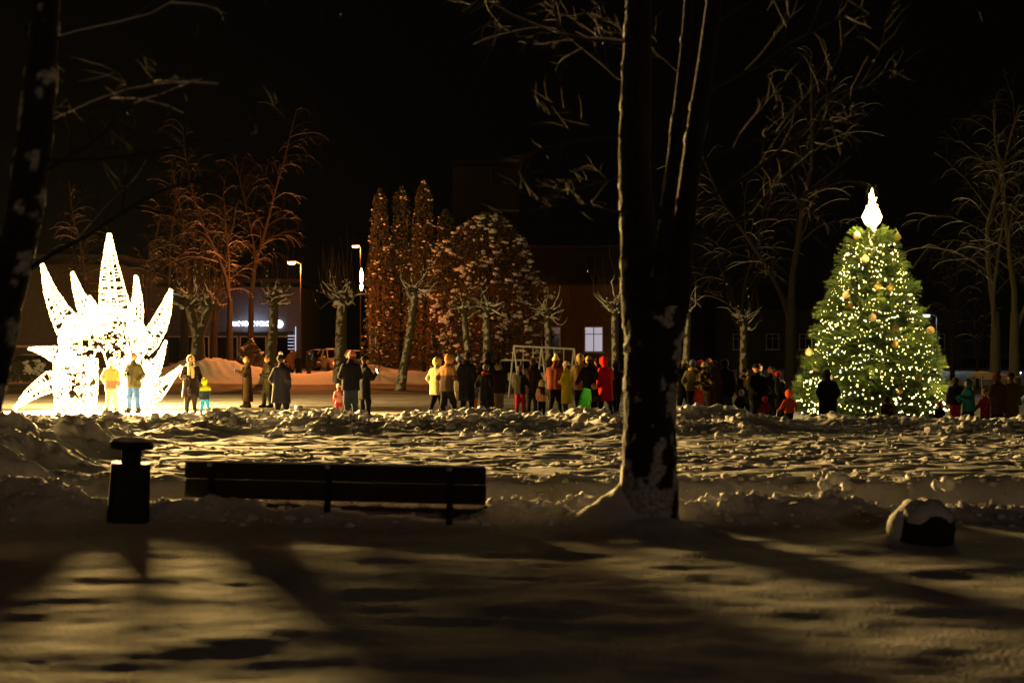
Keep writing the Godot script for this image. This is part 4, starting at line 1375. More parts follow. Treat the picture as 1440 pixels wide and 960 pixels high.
	for snow in 2:
		var st := MB.new()
		var fv := st.v.size()
		for ia in 37:
			for ib in 56:
				var th := PI * ia / 36.0
				var ph := TAU * ib / 56.0
				var v := Vector3(sin(th) * sin(ph), cos(th), sin(th) * cos(ph))
				var r := 1.0 + 0.12 * n_mid.get_noise_3d(v.x * 1.2 + 4.0, v.y * 1.2, v.z * 1.2)
				# the cap sags lower in the middle of the near face and reaches down on the left
				var edge := 0.58 + 0.13 * sin(ph * 4.0 + 0.6) * smoothstep(-0.2, 0.8, v.z) - 0.9 * smoothstep(-0.7, -1.0, v.x) + 0.1 * n_mid.get_noise_2d(ph * 1.5, 7.0)
				r *= (1.0 + 0.16 * smoothstep(edge - 0.06, edge + 0.12, v.y)) if snow == 1 else 1.0
				r *= 0.97 if snow == 1 and v.y < edge else 1.0
				st.v.append(v * Vector3(0.275, 0.29, 0.26) * r + Vector3(0.01, 0.09, 0.0)); st.n.append(v); st.c.append(Color.WHITE)
		for ia in 36:
			for ib in 56:
				var a0 := fv + ia * 56 + ib
				var b0 := fv + ia * 56 + (ib + 1) % 56
				st.i.append(a0); st.i.append(a0 + 56); st.i.append(b0)
				st.i.append(b0); st.i.append(a0 + 56); st.i.append(b0 + 56)
		st.smooth()
		part("snow_cap" if snow == 1 else "stone", st, M.snow_cap if snow == 1 else M.stone, o)
	# clumps of snow piled by hand in the middle distance
	for q in [[1160, 16.4, 0.07, 0.0, "left foot of the little arch of snowballs on the bank"], [1176, 16.4, 0.08, 0.085, "keystone snowball of the little arch on the bank"], [1191, 16.4, 0.07, 0.0, "right foot of the little arch of snowballs on the bank"], [1168, 16.42, 0.06, 0.07, "upper left snowball of the little arch on the bank"], [1186, 16.42, 0.06, 0.075, "upper right snowball of the little arch on the bank"], [1193, 14.9, 0.08, -0.02, "single snowball below the little arch of snowballs"], [1318, 16.2, 0.06, 0.0, "smaller of the two snowballs above the boulder"], [1333, 16.2, 0.085, 0.02, "larger of the two snowballs above the boulder"], [1008, 15.4, 0.06, 0.0, "lone snowball on the bank right of the big trunk"], [970, 15.6, 0.07, 0.0, "rough snowball nearest the right side of the big trunk"]]:
		var g := G(q[0], q[1])
		var sb := MB.new()
		ball(sb, Vector3.ZERO, Vector3.ONE * q[2], 8, 11, 0.5, q[0])
		g.y = P(0, 686, q[1]).y + q[3] + 0.03 if q[1] > 16.0 else g.y + q[2] * 0.7
		var so := part("snowball", sb, M.snow_cap, self)
		so.position = g
		meta(so, q[4], "snowball", "loose snowballs on the bank")
	# market stall roof at the right
	f = G(1398, 50.0)
	o = thing("market_stall", f, "small wooden market stall with a pale sloping roof behind the people on the right", "market stall")
	var ry := P(1398, 527, 50.0).y - f.y
	for k in 5:
		var rb := MB.new()
		rb.box(Vector3(-0.05 + 0.01 * k, ry + 0.02 - 0.04 * k, 0.62 - k * 0.26), Vector3(1.5, 0.03, 0.25), 0.006, Basis(Vector3.BACK, -0.12) * Basis(Vector3.RIGHT, -0.15))
		part("roof_plank", rb, M.wood_pale, o)
	for x in [-0.6, 0.55]:
		for z in [0.6, -0.4]:
			var lg := MB.new()
			lg.tube([Vector3(x, -0.15, z), Vector3(x, ry - 0.02, z)], [0.035, 0.035], 6)
			part("post", lg, M.wood, o)
	var ct := MB.new()
	ct.box(Vector3(0, 0.42, 0.1), Vector3(1.2, 0.05, 1.0), 0.01)
	ct.box(Vector3(0, 0.18, 0.5), Vector3(1.16, 0.4, 0.03), 0.005)
	part("counter", ct, M.wood, o)

# ------------------------------------------------------------------ people
# surface nets round tapered bones joined by a smooth minimum; bone = [a, b, radius at a, radius at b, depth squash]
func bones_mesh(mb: MB, bones: Array, cell: float, hem: float, k: float, paint: Callable) -> void:
	var lo := Vector3.ONE * 1e9
	var hi := -lo
	for b in bones:
		var r: float = maxf(b[2], b[3]) + cell * 2.5
		lo = lo.min((b[0] as Vector3) - Vector3.ONE * r).min((b[1] as Vector3) - Vector3.ONE * r)
		hi = hi.max((b[0] as Vector3) + Vector3.ONE * r).max((b[1] as Vector3) + Vector3.ONE * r)
	lo.y = maxf(lo.y, hem - cell * 2.0) if hem > -1.0 else lo.y
	var nx := int((hi.x - lo.x) / cell) + 2
	var ny := int((hi.y - lo.y) / cell) + 2
	var nz := int((hi.z - lo.z) / cell) + 2
	var f := PackedFloat32Array()
	f.resize(nx * ny * nz)
	f.fill(1.0)
	for b in bones:
		var a: Vector3 = b[0]
		var ba: Vector3 = (b[1] as Vector3) - a
		var ra: float = b[2]
		var rb: float = b[3]
		var sq: float = b[4] if b.size() > 4 else 1.0
		var w := Vector3(1, 1, sq)
		var baw := ba * w
		var l2 := maxf(baw.length_squared(), 1e-8)
		var m: float = maxf(ra, rb) + cell * 2.2
		var p0 := ((a.min(b[1]) - Vector3.ONE * m - lo) / cell).floor()
		var p1 := ((a.max(b[1]) + Vector3.ONE * m - lo) / cell).ceil()
		for z in range(maxi(int(p0.z), 0), mini(int(p1.z), nz - 1) + 1):
			for y in range(maxi(int(p0.y), 0), mini(int(p1.y), ny - 1) + 1):
				var at := (z * ny + y) * nx
				for x in range(maxi(int(p0.x), 0), mini(int(p1.x), nx - 1) + 1):
					var pa := (Vector3(lo.x + x * cell, lo.y + y * cell, lo.z + z * cell) - a) * w
					var t := clampf(pa.dot(baw) / l2, 0.0, 1.0)
					var d := (pa - baw * t).length() - (ra + (rb - ra) * t)
					var g := f[at + x]
					var h := maxf(k - absf(g - d), 0.0) / k
					f[at + x] = minf(g, d) - h * h * k * 0.25
	if hem > -1.0:
		for z in nz:
			for y in ny:
				var yy := hem - (lo.y + y * cell)
				if yy < -cell * 2.0: continue
				for x in nx:
					var at := (z * ny + y) * nx + x
					f[at] = maxf(f[at], yy)
	var ids := {}
	var fv := mb.v.size()
	var fi := mb.i.size()
	var sy := nx
	var sz := nx * ny
	var co := [0, 1, sy, sy + 1, sz, sz + 1, sz + sy, sz + sy + 1]
	var lim := cell * 2.0
	for z in nz - 1:
		for y in ny - 1:
			for x in nx - 1:
				var at := z * sz + y * sy + x
				var c0 := f[at]
				if c0 > lim or c0 < -lim: continue
				var mask := 0
				for q in 8:
					if f[at + co[q]] < 0.0: mask |= 1 << q
				if mask == 0 or mask == 255: continue
				var s := Vector3.ZERO
				var cnt := 0
				for e in [[0, 1], [2, 3], [4, 5], [6, 7], [0, 2], [1, 3], [4, 6], [5, 7], [0, 4], [1, 5], [2, 6], [3, 7]]:
					var ia: int = e[0]
					var ib: int = e[1]
					if (mask >> ia & 1) == (mask >> ib & 1): continue
					var va := f[at + co[ia]]
					var vb := f[at + co[ib]]
					var t := va / (va - vb)
					var pa := Vector3(ia & 1, ia >> 1 & 1, ia >> 2 & 1)
					s += pa.lerp(Vector3(ib & 1, ib >> 1 & 1, ib >> 2 & 1), t)
					cnt += 1
				var p := lo + (Vector3(x, y, z) + s / cnt) * cell
				ids[at] = mb.v.size()
				mb.v.append(p); mb.n.append(Vector3.UP); mb.c.append(paint.call(p))
	for at in ids:
		var g0 := f[at] < 0.0
		for ax in 3:
			var st: int = [1, sy, sz][ax]
			var u: int = [sy, sz, 1][ax]
			var w: int = [sz, 1, sy][ax]
			if at + st >= f.size(): continue
			var g1 := f[at + st] < 0.0
			if g0 == g1: continue
			if not (ids.has(at - u) and ids.has(at - w) and ids.has(at - u - w)): continue
			var a: int = ids[at]
			var b: int = ids[at - u]
			var c: int = ids[at - u - w]
			var d: int = ids[at - w]
			if g0:
				mb.i.append(a); mb.i.append(c); mb.i.append(b); mb.i.append(a); mb.i.append(d); mb.i.append(c)
			else:
				mb.i.append(a); mb.i.append(b); mb.i.append(c); mb.i.append(a); mb.i.append(c); mb.i.append(d)
	mb.smooth(fv, fi)

# head with brow, nose, chin, eyes, mouth and ears; c is its middle, s half its height
func head(mb: MB, c: Vector3, s: float, skin_c: Color, hair_c: Color) -> void:
	var fv := mb.v.size()
	var fi := mb.i.size()
	var nl := 22
	var nt := 16
	for a in nt + 1:
		var th := PI * a / nt
		for b in nl:
			var ph := TAU * b / nl
			var o := Vector3(sin(th) * sin(ph), cos(th), sin(th) * cos(ph))
			var r := Vector3(0.74, 1.0, 0.86)
			if o.y < -0.2: r.x *= 1.0 - 0.28 * smoothstep(-0.2, -0.9, o.y)
			var p := o * r
			var front := smoothstep(0.4, 0.9, o.z)
			p.z += 0.26 * exp(-pow(o.x / 0.13, 2.0) - pow((o.y + 0.12) / 0.16, 2.0)) * front
			p.z -= 0.09 * exp(-pow((absf(o.x) - 0.32) / 0.16, 2.0) - pow((o.y - 0.06) / 0.12, 2.0)) * front
			p.z += 0.07 * exp(-pow(o.x / 0.3, 2.0) - pow((o.y + 0.8) / 0.2, 2.0))
			p.x += signf(o.x) * 0.16 * exp(-pow((o.z + 0.08) / 0.16, 2.0) - pow((o.y + 0.05) / 0.2, 2.0)) * smoothstep(0.6, 0.95, absf(o.x))
			var col := skin_c
			if o.y > 0.52 or o.z < -0.25: col = hair_c
			elif front > 0.3 and absf(o.y - 0.07) < 0.09 and absf(absf(o.x) - 0.33) < 0.12: col = Color(0.03, 0.025, 0.02)
			elif front > 0.3 and absf(o.y + 0.46) < 0.07 and absf(o.x) < 0.24: col = skin_c * Color(0.75, 0.4, 0.38)
			mb.v.append(c + p * s); mb.n.append(o); mb.c.append(col)
	for a in nt:
		for b in nl:
			var q := fv + a * nl + b
			var e := fv + a * nl + (b + 1) % nl
			mb.i.append(q); mb.i.append(q + nl); mb.i.append(e)
			mb.i.append(e); mb.i.append(q + nl); mb.i.append(e + nl)
	mb.smooth(fv, fi)

# palm, four curled fingers and a thumb, from the wrist along dir
func hand(mb: MB, wrist: Vector3, dir: Vector3, inward: Vector3, s: float, col: Color) -> void:
	mb.col = col
	var side := dir.cross(inward).normalized()
	var palm := wrist + dir * s * 0.5
	mb.tube([wrist - dir * s * 0.1, wrist + dir * s * 0.25, palm], [s * 0.24, s * 0.32, s * 0.30], 8)
	for k in 4:
		var o: Vector3 = palm + side * s * (k - 1.5) * 0.17
		var l: float = s * [0.36, 0.44, 0.42, 0.33][k]
		mb.tube([o - dir * s * 0.1, o + dir * l * 0.5, o + dir * l * 0.85 + inward * l * 0.35, o + dir * l * 0.95 + inward * l * 0.75], [s * 0.095, s * 0.09, s * 0.08, s * 0.06], 5)
	var t := wrist + dir * s * 0.2 - side * s * 0.26
	mb.tube([t, t + (dir * 0.5 - side * 0.5 + inward * 0.3) * s * 0.35, t + (dir * 0.95 - side * 0.35 + inward * 0.6) * s * 0.45], [s * 0.11, s * 0.095, s * 0.07], 5)
	mb.col = Color.WHITE

# part of an ellipsoid shell round the head: keep(o) says which directions are covered
func shell(mb: MB, c: Vector3, r: Vector3, keep: Callable, wob := 0.0) -> void:
	var nl := 22
	var nt := 14
	var pts: Array = []
	for a in nt + 1:
		for b in nl:
			var th := PI * a / nt
			var ph := TAU * b / nl
			pts.append(Vector3(sin(th) * sin(ph), cos(th), sin(th) * cos(ph)))
	for inner in 2:
		var g := 1.0 if inner == 0 else 0.93
		for a in nt:
			for b in nl:
				var q := [a * nl + b, (a + 1) * nl + b, (a + 1) * nl + (b + 1) % nl, a * nl + (b + 1) % nl]
				var m: Vector3 = (pts[q[0]] + pts[q[1]] + pts[q[2]] + pts[q[3]]) * 0.25
				if not keep.call(m.normalized()): continue
				var k := mb.v.size()
				for e in q:
					var o: Vector3 = pts[e]
					var w := g * (1.0 + wob * n_mid.get_noise_3d(o.x * 2.0 + c.x, o.y * 2.0, o.z * 2.0))
					mb.v.append(c + o * r * w); mb.n.append((o / r).normalized() * (1.0 if inner == 0 else -1.0)); mb.c.append(mb.col)
				if inner == 1:
					mb.i.append(k); mb.i.append(k + 1); mb.i.append(k + 2); mb.i.append(k); mb.i.append(k + 2); mb.i.append(k + 3)
				else:
					mb.i.append(k); mb.i.append(k + 2); mb.i.append(k + 1); mb.i.append(k); mb.i.append(k + 3); mb.i.append(k + 2)

const ARMS := {
	"down": [[0.138, 0.635, -0.01], [0.140, 0.505, 0.035]],
	"pocket": [[0.155, 0.640, -0.035], [0.112, 0.530, 0.055]],
	"phone": [[0.135, 0.650, 0.065], [0.035, 0.715, 0.205]],
	"fold": [[0.145, 0.640, 0.03], [0.055, 0.640, 0.135]],
	"reach": [[0.15, 0.645, 0.06], [0.14, 0.560, 0.20]],
	"out": [[0.165, 0.665, 0.0], [0.215, 0.575, 0.06]],
	"back": [[0.14, 0.640, -0.06], [0.14, 0.520, -0.09]]}

func person(q: Dictionary) -> Node3D:
	var h: float = q.h
	var child := h < 1.25
	var at := G(q.px, q.d) if not q.has("x") else Vector3(q.x, H(q.x, q.d), -q.d)
	var o := thing("person", at, q.label, "person", q.get("group", "people at the park gathering"), deg_to_rad(q.yaw))
	var coat_c: Color = q.coat
	var leg_c: Color = (q.legs as Color).srgb_to_linear() * 0.7
	var boot_c: Color = (q.get("boots", Color(0.10, 0.085, 0.075)) as Color).srgb_to_linear()
	var skin_c: Color = Color(0.80, 0.60, 0.50).srgb_to_linear()
	var hair_c: Color = (q.get("hair", Color(0.25, 0.17, 0.11)) as Color).srgb_to_linear()
	var glove_c: Color = (q.get("gloves", Color(0.12, 0.10, 0.10)) as Color).srgb_to_linear()
	var hs := 0.070 if not child else 0.088          # half head height
	var drop := 0.0 if not child else -0.045
	var wide: float = q.get("wide", 1.0)
	var lean: float = q.get("lean", 0.0)
	var V := func(x: float, y: float, z: float) -> Vector3: return Vector3(x * h, y * h, (z + lean * maxf(y - 0.5, 0.0)) * h)
	# legs
	var stance: String = q.get("stance", "stand")
	var an := {"stand": [[-0.055, 0.0], [0.055, 0.01]], "wide": [[-0.105, 0.0], [0.105, 0.02]], "step": [[-0.05, 0.15], [0.05, -0.12]], "easy": [[-0.075, 0.06], [0.06, -0.03]]}
	var bones: Array = []
	var wrists: Array = []
	var hipy := 0.505 + drop * 0.6
	for s in 2:
		var sg := -1.0 if s == 0 else 1.0
		var a: Array = an[stance][s]
		var hip: Vector3 = V.call(sg * 0.048, hipy, 0.0)
		var knee: Vector3 = V.call((sg * 0.05 + a[0]) * 0.5, hipy * 0.53, a[1] * 0.5 + 0.022 + (0.03 if a[1] < -0.05 else 0.0))
		var ank: Vector3 = V.call(a[0], 0.045, a[1])
		bones.append([hip, knee, 0.066 * h, 0.050 * h])
		bones.append([knee, ank, 0.049 * h, 0.036 * h])
		bones.append([ank + Vector3(0, -0.010 * h, -0.012 * h), ank + Vector3(a[0] * 0.12 * h, -0.018 * h, 0.085 * h), 0.034 * h, 0.027 * h])
	var shy := 0.795 + drop
	bones.append([V.call(-0.04, hipy + 0.02, 0), V.call(0.04, hipy + 0.02, 0), 0.066 * h, 0.066 * h])
	bones.append([V.call(0, hipy + 0.04, 0), V.call(0, shy - 0.08, 0), 0.070 * h, 0.076 * h, 1.15])
	bones.append([V.call(-0.06, shy - 0.03, 0), V.call(0.06, shy - 0.03, 0), 0.055 * h, 0.055 * h, 1.1])
	bones.append([V.call(0, shy - 0.02, 0), V.call(0, shy + 0.09, 0.012), 0.042 * h, 0.038 * h])
	var coat: Array = []
	var th := 0.014 * wide
	coat.append([V.call(-0.028 * wide, hipy + 0.05, 0), V.call(-0.042 * wide, shy - 0.05, 0), (0.074 + th) * h, (0.066 + th) * h, 1.15])
	coat.append([V.call(0.028 * wide, hipy + 0.05, 0), V.call(0.042 * wide, shy - 0.05, 0), (0.074 + th) * h, (0.066 + th) * h, 1.15])
	coat.append([V.call(-0.072, shy - 0.02, 0), V.call(0.072, shy - 0.02, 0), 0.054 * h, 0.054 * h])
	coat.append([V.call(0, shy, 0), V.call(0, shy + 0.055, 0.01), 0.062 * h, 0.050 * h])
	var hem: float = q.get("hem", 0.43)
	var flare: float = q.get("flare", 0.0)
	for s in [-1.0, 1.0]:
		coat.append([V.call(s * 0.032 * wide, hipy + 0.06, 0), V.call(s * (0.040 + flare) * wide, hem - 0.05, -flare * 0.3), (0.072 + th) * h, (0.078 + th + flare * 0.5) * h, 1.1])
	for s in 2:
		var sg := -1.0 if s == 0 else 1.0
		var kind: String = q.get("arms", "down") if s == 0 else q.get("arm2", q.get("arms", "down"))
		var A: Array = ARMS[kind]
		var sh: Vector3 = V.call(sg * 0.100, shy - 0.015, 0)
		var el: Vector3 = V.call(sg * A[0][0], A[0][1] + drop, A[0][2])
		var wr: Vector3 = V.call(sg * A[1][0], A[1][1] + drop, A[1][2])
		bones.append([sh, el, 0.036 * h, 0.031 * h])
		bones.append([el, wr, 0.031 * h, 0.024 * h])
		coat.append([sh, el, (0.040 + th * 0.6) * h, (0.035 + th * 0.5) * h])
		coat.append([el, wr.lerp(el, 0.04), (0.035 + th * 0.5) * h, (0.030 + th * 0.4) * h])
		wrists.append([wr, (wr - el).normalized(), sg])
	var cell := 0.0155 * h if not child else 0.018 * h
	var coat_l := coat_c.srgb_to_linear() * 0.6
	var paint := func(p: Vector3) -> Color:
		if p.y < 0.085 * h: return boot_c
		if p.y < (hipy + 0.05) * h and absf(p.x) < 0.16 * h: return leg_c
		return coat_l
	var body := MB.new()
	bones_mesh(body, bones, cell, -9.0, 0.035 * h, paint)
	var hc: Vector3 = V.call(q.get("tilt", 0.0), shy + 0.075 + hs * 1.0, 0.018)
	head(body, hc, hs * h, skin_c, hair_c)
	for w in wrists:
		hand(body, w[0], w[1], Vector3(-w[2], 0, 0.3).normalized(), 0.058 * h, glove_c)
	part("body", body, cloth(Color.WHITE), o)
	var two: Color = (q.get("coat2", coat_c) as Color).srgb_to_linear() * 0.6
	var cut: float = q.get("cut", 0.0) * h
	var above: bool = q.get("above", true)
	var has2: bool = q.has("coat2")
	var pattern: bool = q.get("pattern", false)
	var cp := func(p: Vector3) -> Color:
		if pattern: return two if n_fine.get_noise_3d(p.x * 2.2, p.y * 2.2, p.z * 2.2) > 0.05 else coat_l
		return two if has2 and (p.y > cut) == above else coat_l
	var cm := MB.new()
	bones_mesh(cm, coat, cell, hem * h, 0.022 * h, cp)
	var jacket := part("coat" if hem < 0.4 else "jacket", cm, cloth(Color.WHITE), o)
	if not child or q.has("zip"):
		var zp := MB.new()
		zp.col = coat_l * 0.5
		zp.tube([V.call(0, hem + 0.03, 0.083 + 0.014 * wide + flare * 0.4), V.call(0, 0.62, 0.080 + 0.014 * wide), V.call(0, shy - 0.03, 0.070 + 0.014 * wide)], [0.006 * h, 0.006 * h, 0.006 * h], 4)
		part("zip", zp, cloth(Color.WHITE), jacket)
	# headwear
	var hat: String = q.get("hat", "hair")
	var hm := MB.new()
	var hr := hs * h
	var R := Vector3(0.86, 1.06, 0.98) * hr
	hm.col = (q.get("hatc", q.get("hair", Color(0.25, 0.17, 0.11))) as Color).srgb_to_linear()
	match hat:
		"beanie", "pom":
			shell(hm, hc + Vector3(0, 0.10 * hr, -0.05 * hr), R * Vector3(1.02, 1.08, 1.02), func(v: Vector3): return v.y > 0.22 - 0.18 * smoothstep(0.2, -0.6, v.z), 0.08)
			var rim: Array = []
			for k in 19:
				var a := TAU * k / 18.0
				rim.append(hc + Vector3(sin(a) * R.x * 0.98, 0.36 * hr - 0.16 * hr * (1.0 - cos(a)) * 0.5, cos(a) * R.z * 0.99 - 0.04 * hr))
			hm.tube(rim, filled(19, 0.15 * hr), 6, false)
			if hat == "pom":
				hm.col = (q.get("pomc", q.get("hatc", Color(0.8, 0.8, 0.78))) as Color).srgb_to_linear()
				ball(hm, hc + Vector3(0, 1.42 * hr, -0.1 * hr), Vector3.ONE * 0.42 * hr, 8, 10, 0.5, 2.0)
			part("hat", hm, cloth(Color.WHITE), o)
		"hood":
			shell(hm, hc + Vector3(0, 0.0, -0.08 * hr), R * Vector3(1.16, 1.14, 1.18), func(v: Vector3): return v.z < 0.62 and (v.y > -0.80 or v.z < 0.0), 0.10)
			var rim: Array = []
			for k in 19:
				var a := TAU * k / 18.0
				rim.append(hc + Vector3(sin(a) * R.x * 0.92, cos(a) * R.y * 0.92, 0.66 * hr))
			hm.tube(rim, filled(19, 0.13 * hr), 6, false)
			part("hood", hm, cloth(Color.WHITE), o)
		"cap":
			shell(hm, hc + Vector3(0, 0.08 * hr, -0.03 * hr), R * Vector3(1.0, 1.02, 1.0), func(v: Vector3): return v.y > 0.25)
			hm.box(hc + Vector3(0, 0.40 * hr, 1.05 * hr), Vector3(1.1 * hr, 0.08 * hr, 0.7 * hr), 0.03 * hr, Basis(Vector3.RIGHT, 0.2))
			part("cap", hm, cloth(Color.WHITE), o)
		_:
			shell(hm, hc + Vector3(0, 0.03 * hr, -0.06 * hr), R, func(v: Vector3): return v.y > 0.50 or (v.z < 0.15 and v.y > -0.75), 0.15)
			if hat == "long":
				hm.tube([hc + Vector3(0, -0.2 * hr, -0.75 * hr), hc + Vector3(0, -1.2 * hr, -0.85 * hr), hc + Vector3(0, -2.3 * hr, -1.2 * hr)], [0.75 * hr, 0.7 * hr, 0.35 * hr], 9)
			part("hair", hm, cloth(Color.WHITE), o)
	if q.has("scarf"):
		var sm := MB.new()
		sm.col = (q.scarf as Color).srgb_to_linear()
		var rim: Array = []
		for k in 17:
			var a := TAU * k / 16.0
			rim.append(V.call(sin(a) * 0.060, shy + 0.045 - 0.02 * cos(a), cos(a) * 0.062 + 0.012))
		sm.tube(rim, filled(17, 0.026 * h), 7, false)
		sm.tube([V.call(0.02, shy + 0.02, 0.085), V.call(0.035, shy - 0.08, 0.118), V.call(0.03, shy - 0.17, 0.120)], [0.03 * h, 0.034 * h, 0.03 * h], 6)
		sm.tube([V.call(-0.02, shy + 0.02, 0.085), V.call(-0.03, shy - 0.06, 0.115), V.call(-0.03, shy - 0.13, 0.118)], [0.03 * h, 0.03 * h, 0.03 * h], 6)
		part("scarf", sm, cloth(Color.WHITE), o)
	if q.has("phone"):
		var w: Array = wrists[q.phone]
		var ph := thing("mobile_phone", at + Basis(Vector3.UP, deg_to_rad(q.yaw)) * ((w[0] as Vector3) + (w[1] as Vector3) * 0.055 * h + Vector3(0, 0.045, 0.02)), q.phone_label, "phone", "", deg_to_rad(q.yaw))
		var pm := MB.new()
		pm.box(Vector3.ZERO, Vector3(0.075, 0.15, 0.012), 0.004, Basis(Vector3.RIGHT, -0.25))
		part("case", pm, M.black_gloss, ph)
		var sc := MB.new()
		sc.box(Vector3(0, 0, -0.0075), Vector3(0.066, 0.135, 0.002), 0.0, Basis(Vector3.RIGHT, -0.25))
		part("screen", sc, M.blue_led, ph)
	if q.has("bag"):
		var w: Array = wrists[q.bag]
		var hp: Vector3 = (w[0] as Vector3) + (w[1] as Vector3) * 0.05 * h
		var bt := thing("handbag", at + Basis(Vector3.UP, deg_to_rad(q.yaw)) * (hp + Vector3(0, -0.42, 0.0)), q.bag_label, "bag", "", deg_to_rad(q.yaw))
		var bm := MB.new()
		bm.box(Vector3.ZERO, Vector3(0.12, 0.24, 0.30), 0.03)
		part("pouch", bm, cloth(q.bagc), bt)
		var sm := MB.new()
		sm.tube([Vector3(0, 0.1, -0.11), Vector3(0, 0.3, -0.06), Vector3(0, 0.43, 0), Vector3(0, 0.3, 0.06), Vector3(0, 0.1, 0.11)], filled(5, 0.012), 5)
		part("strap", sm, cloth(q.bagc), bt)
	return o

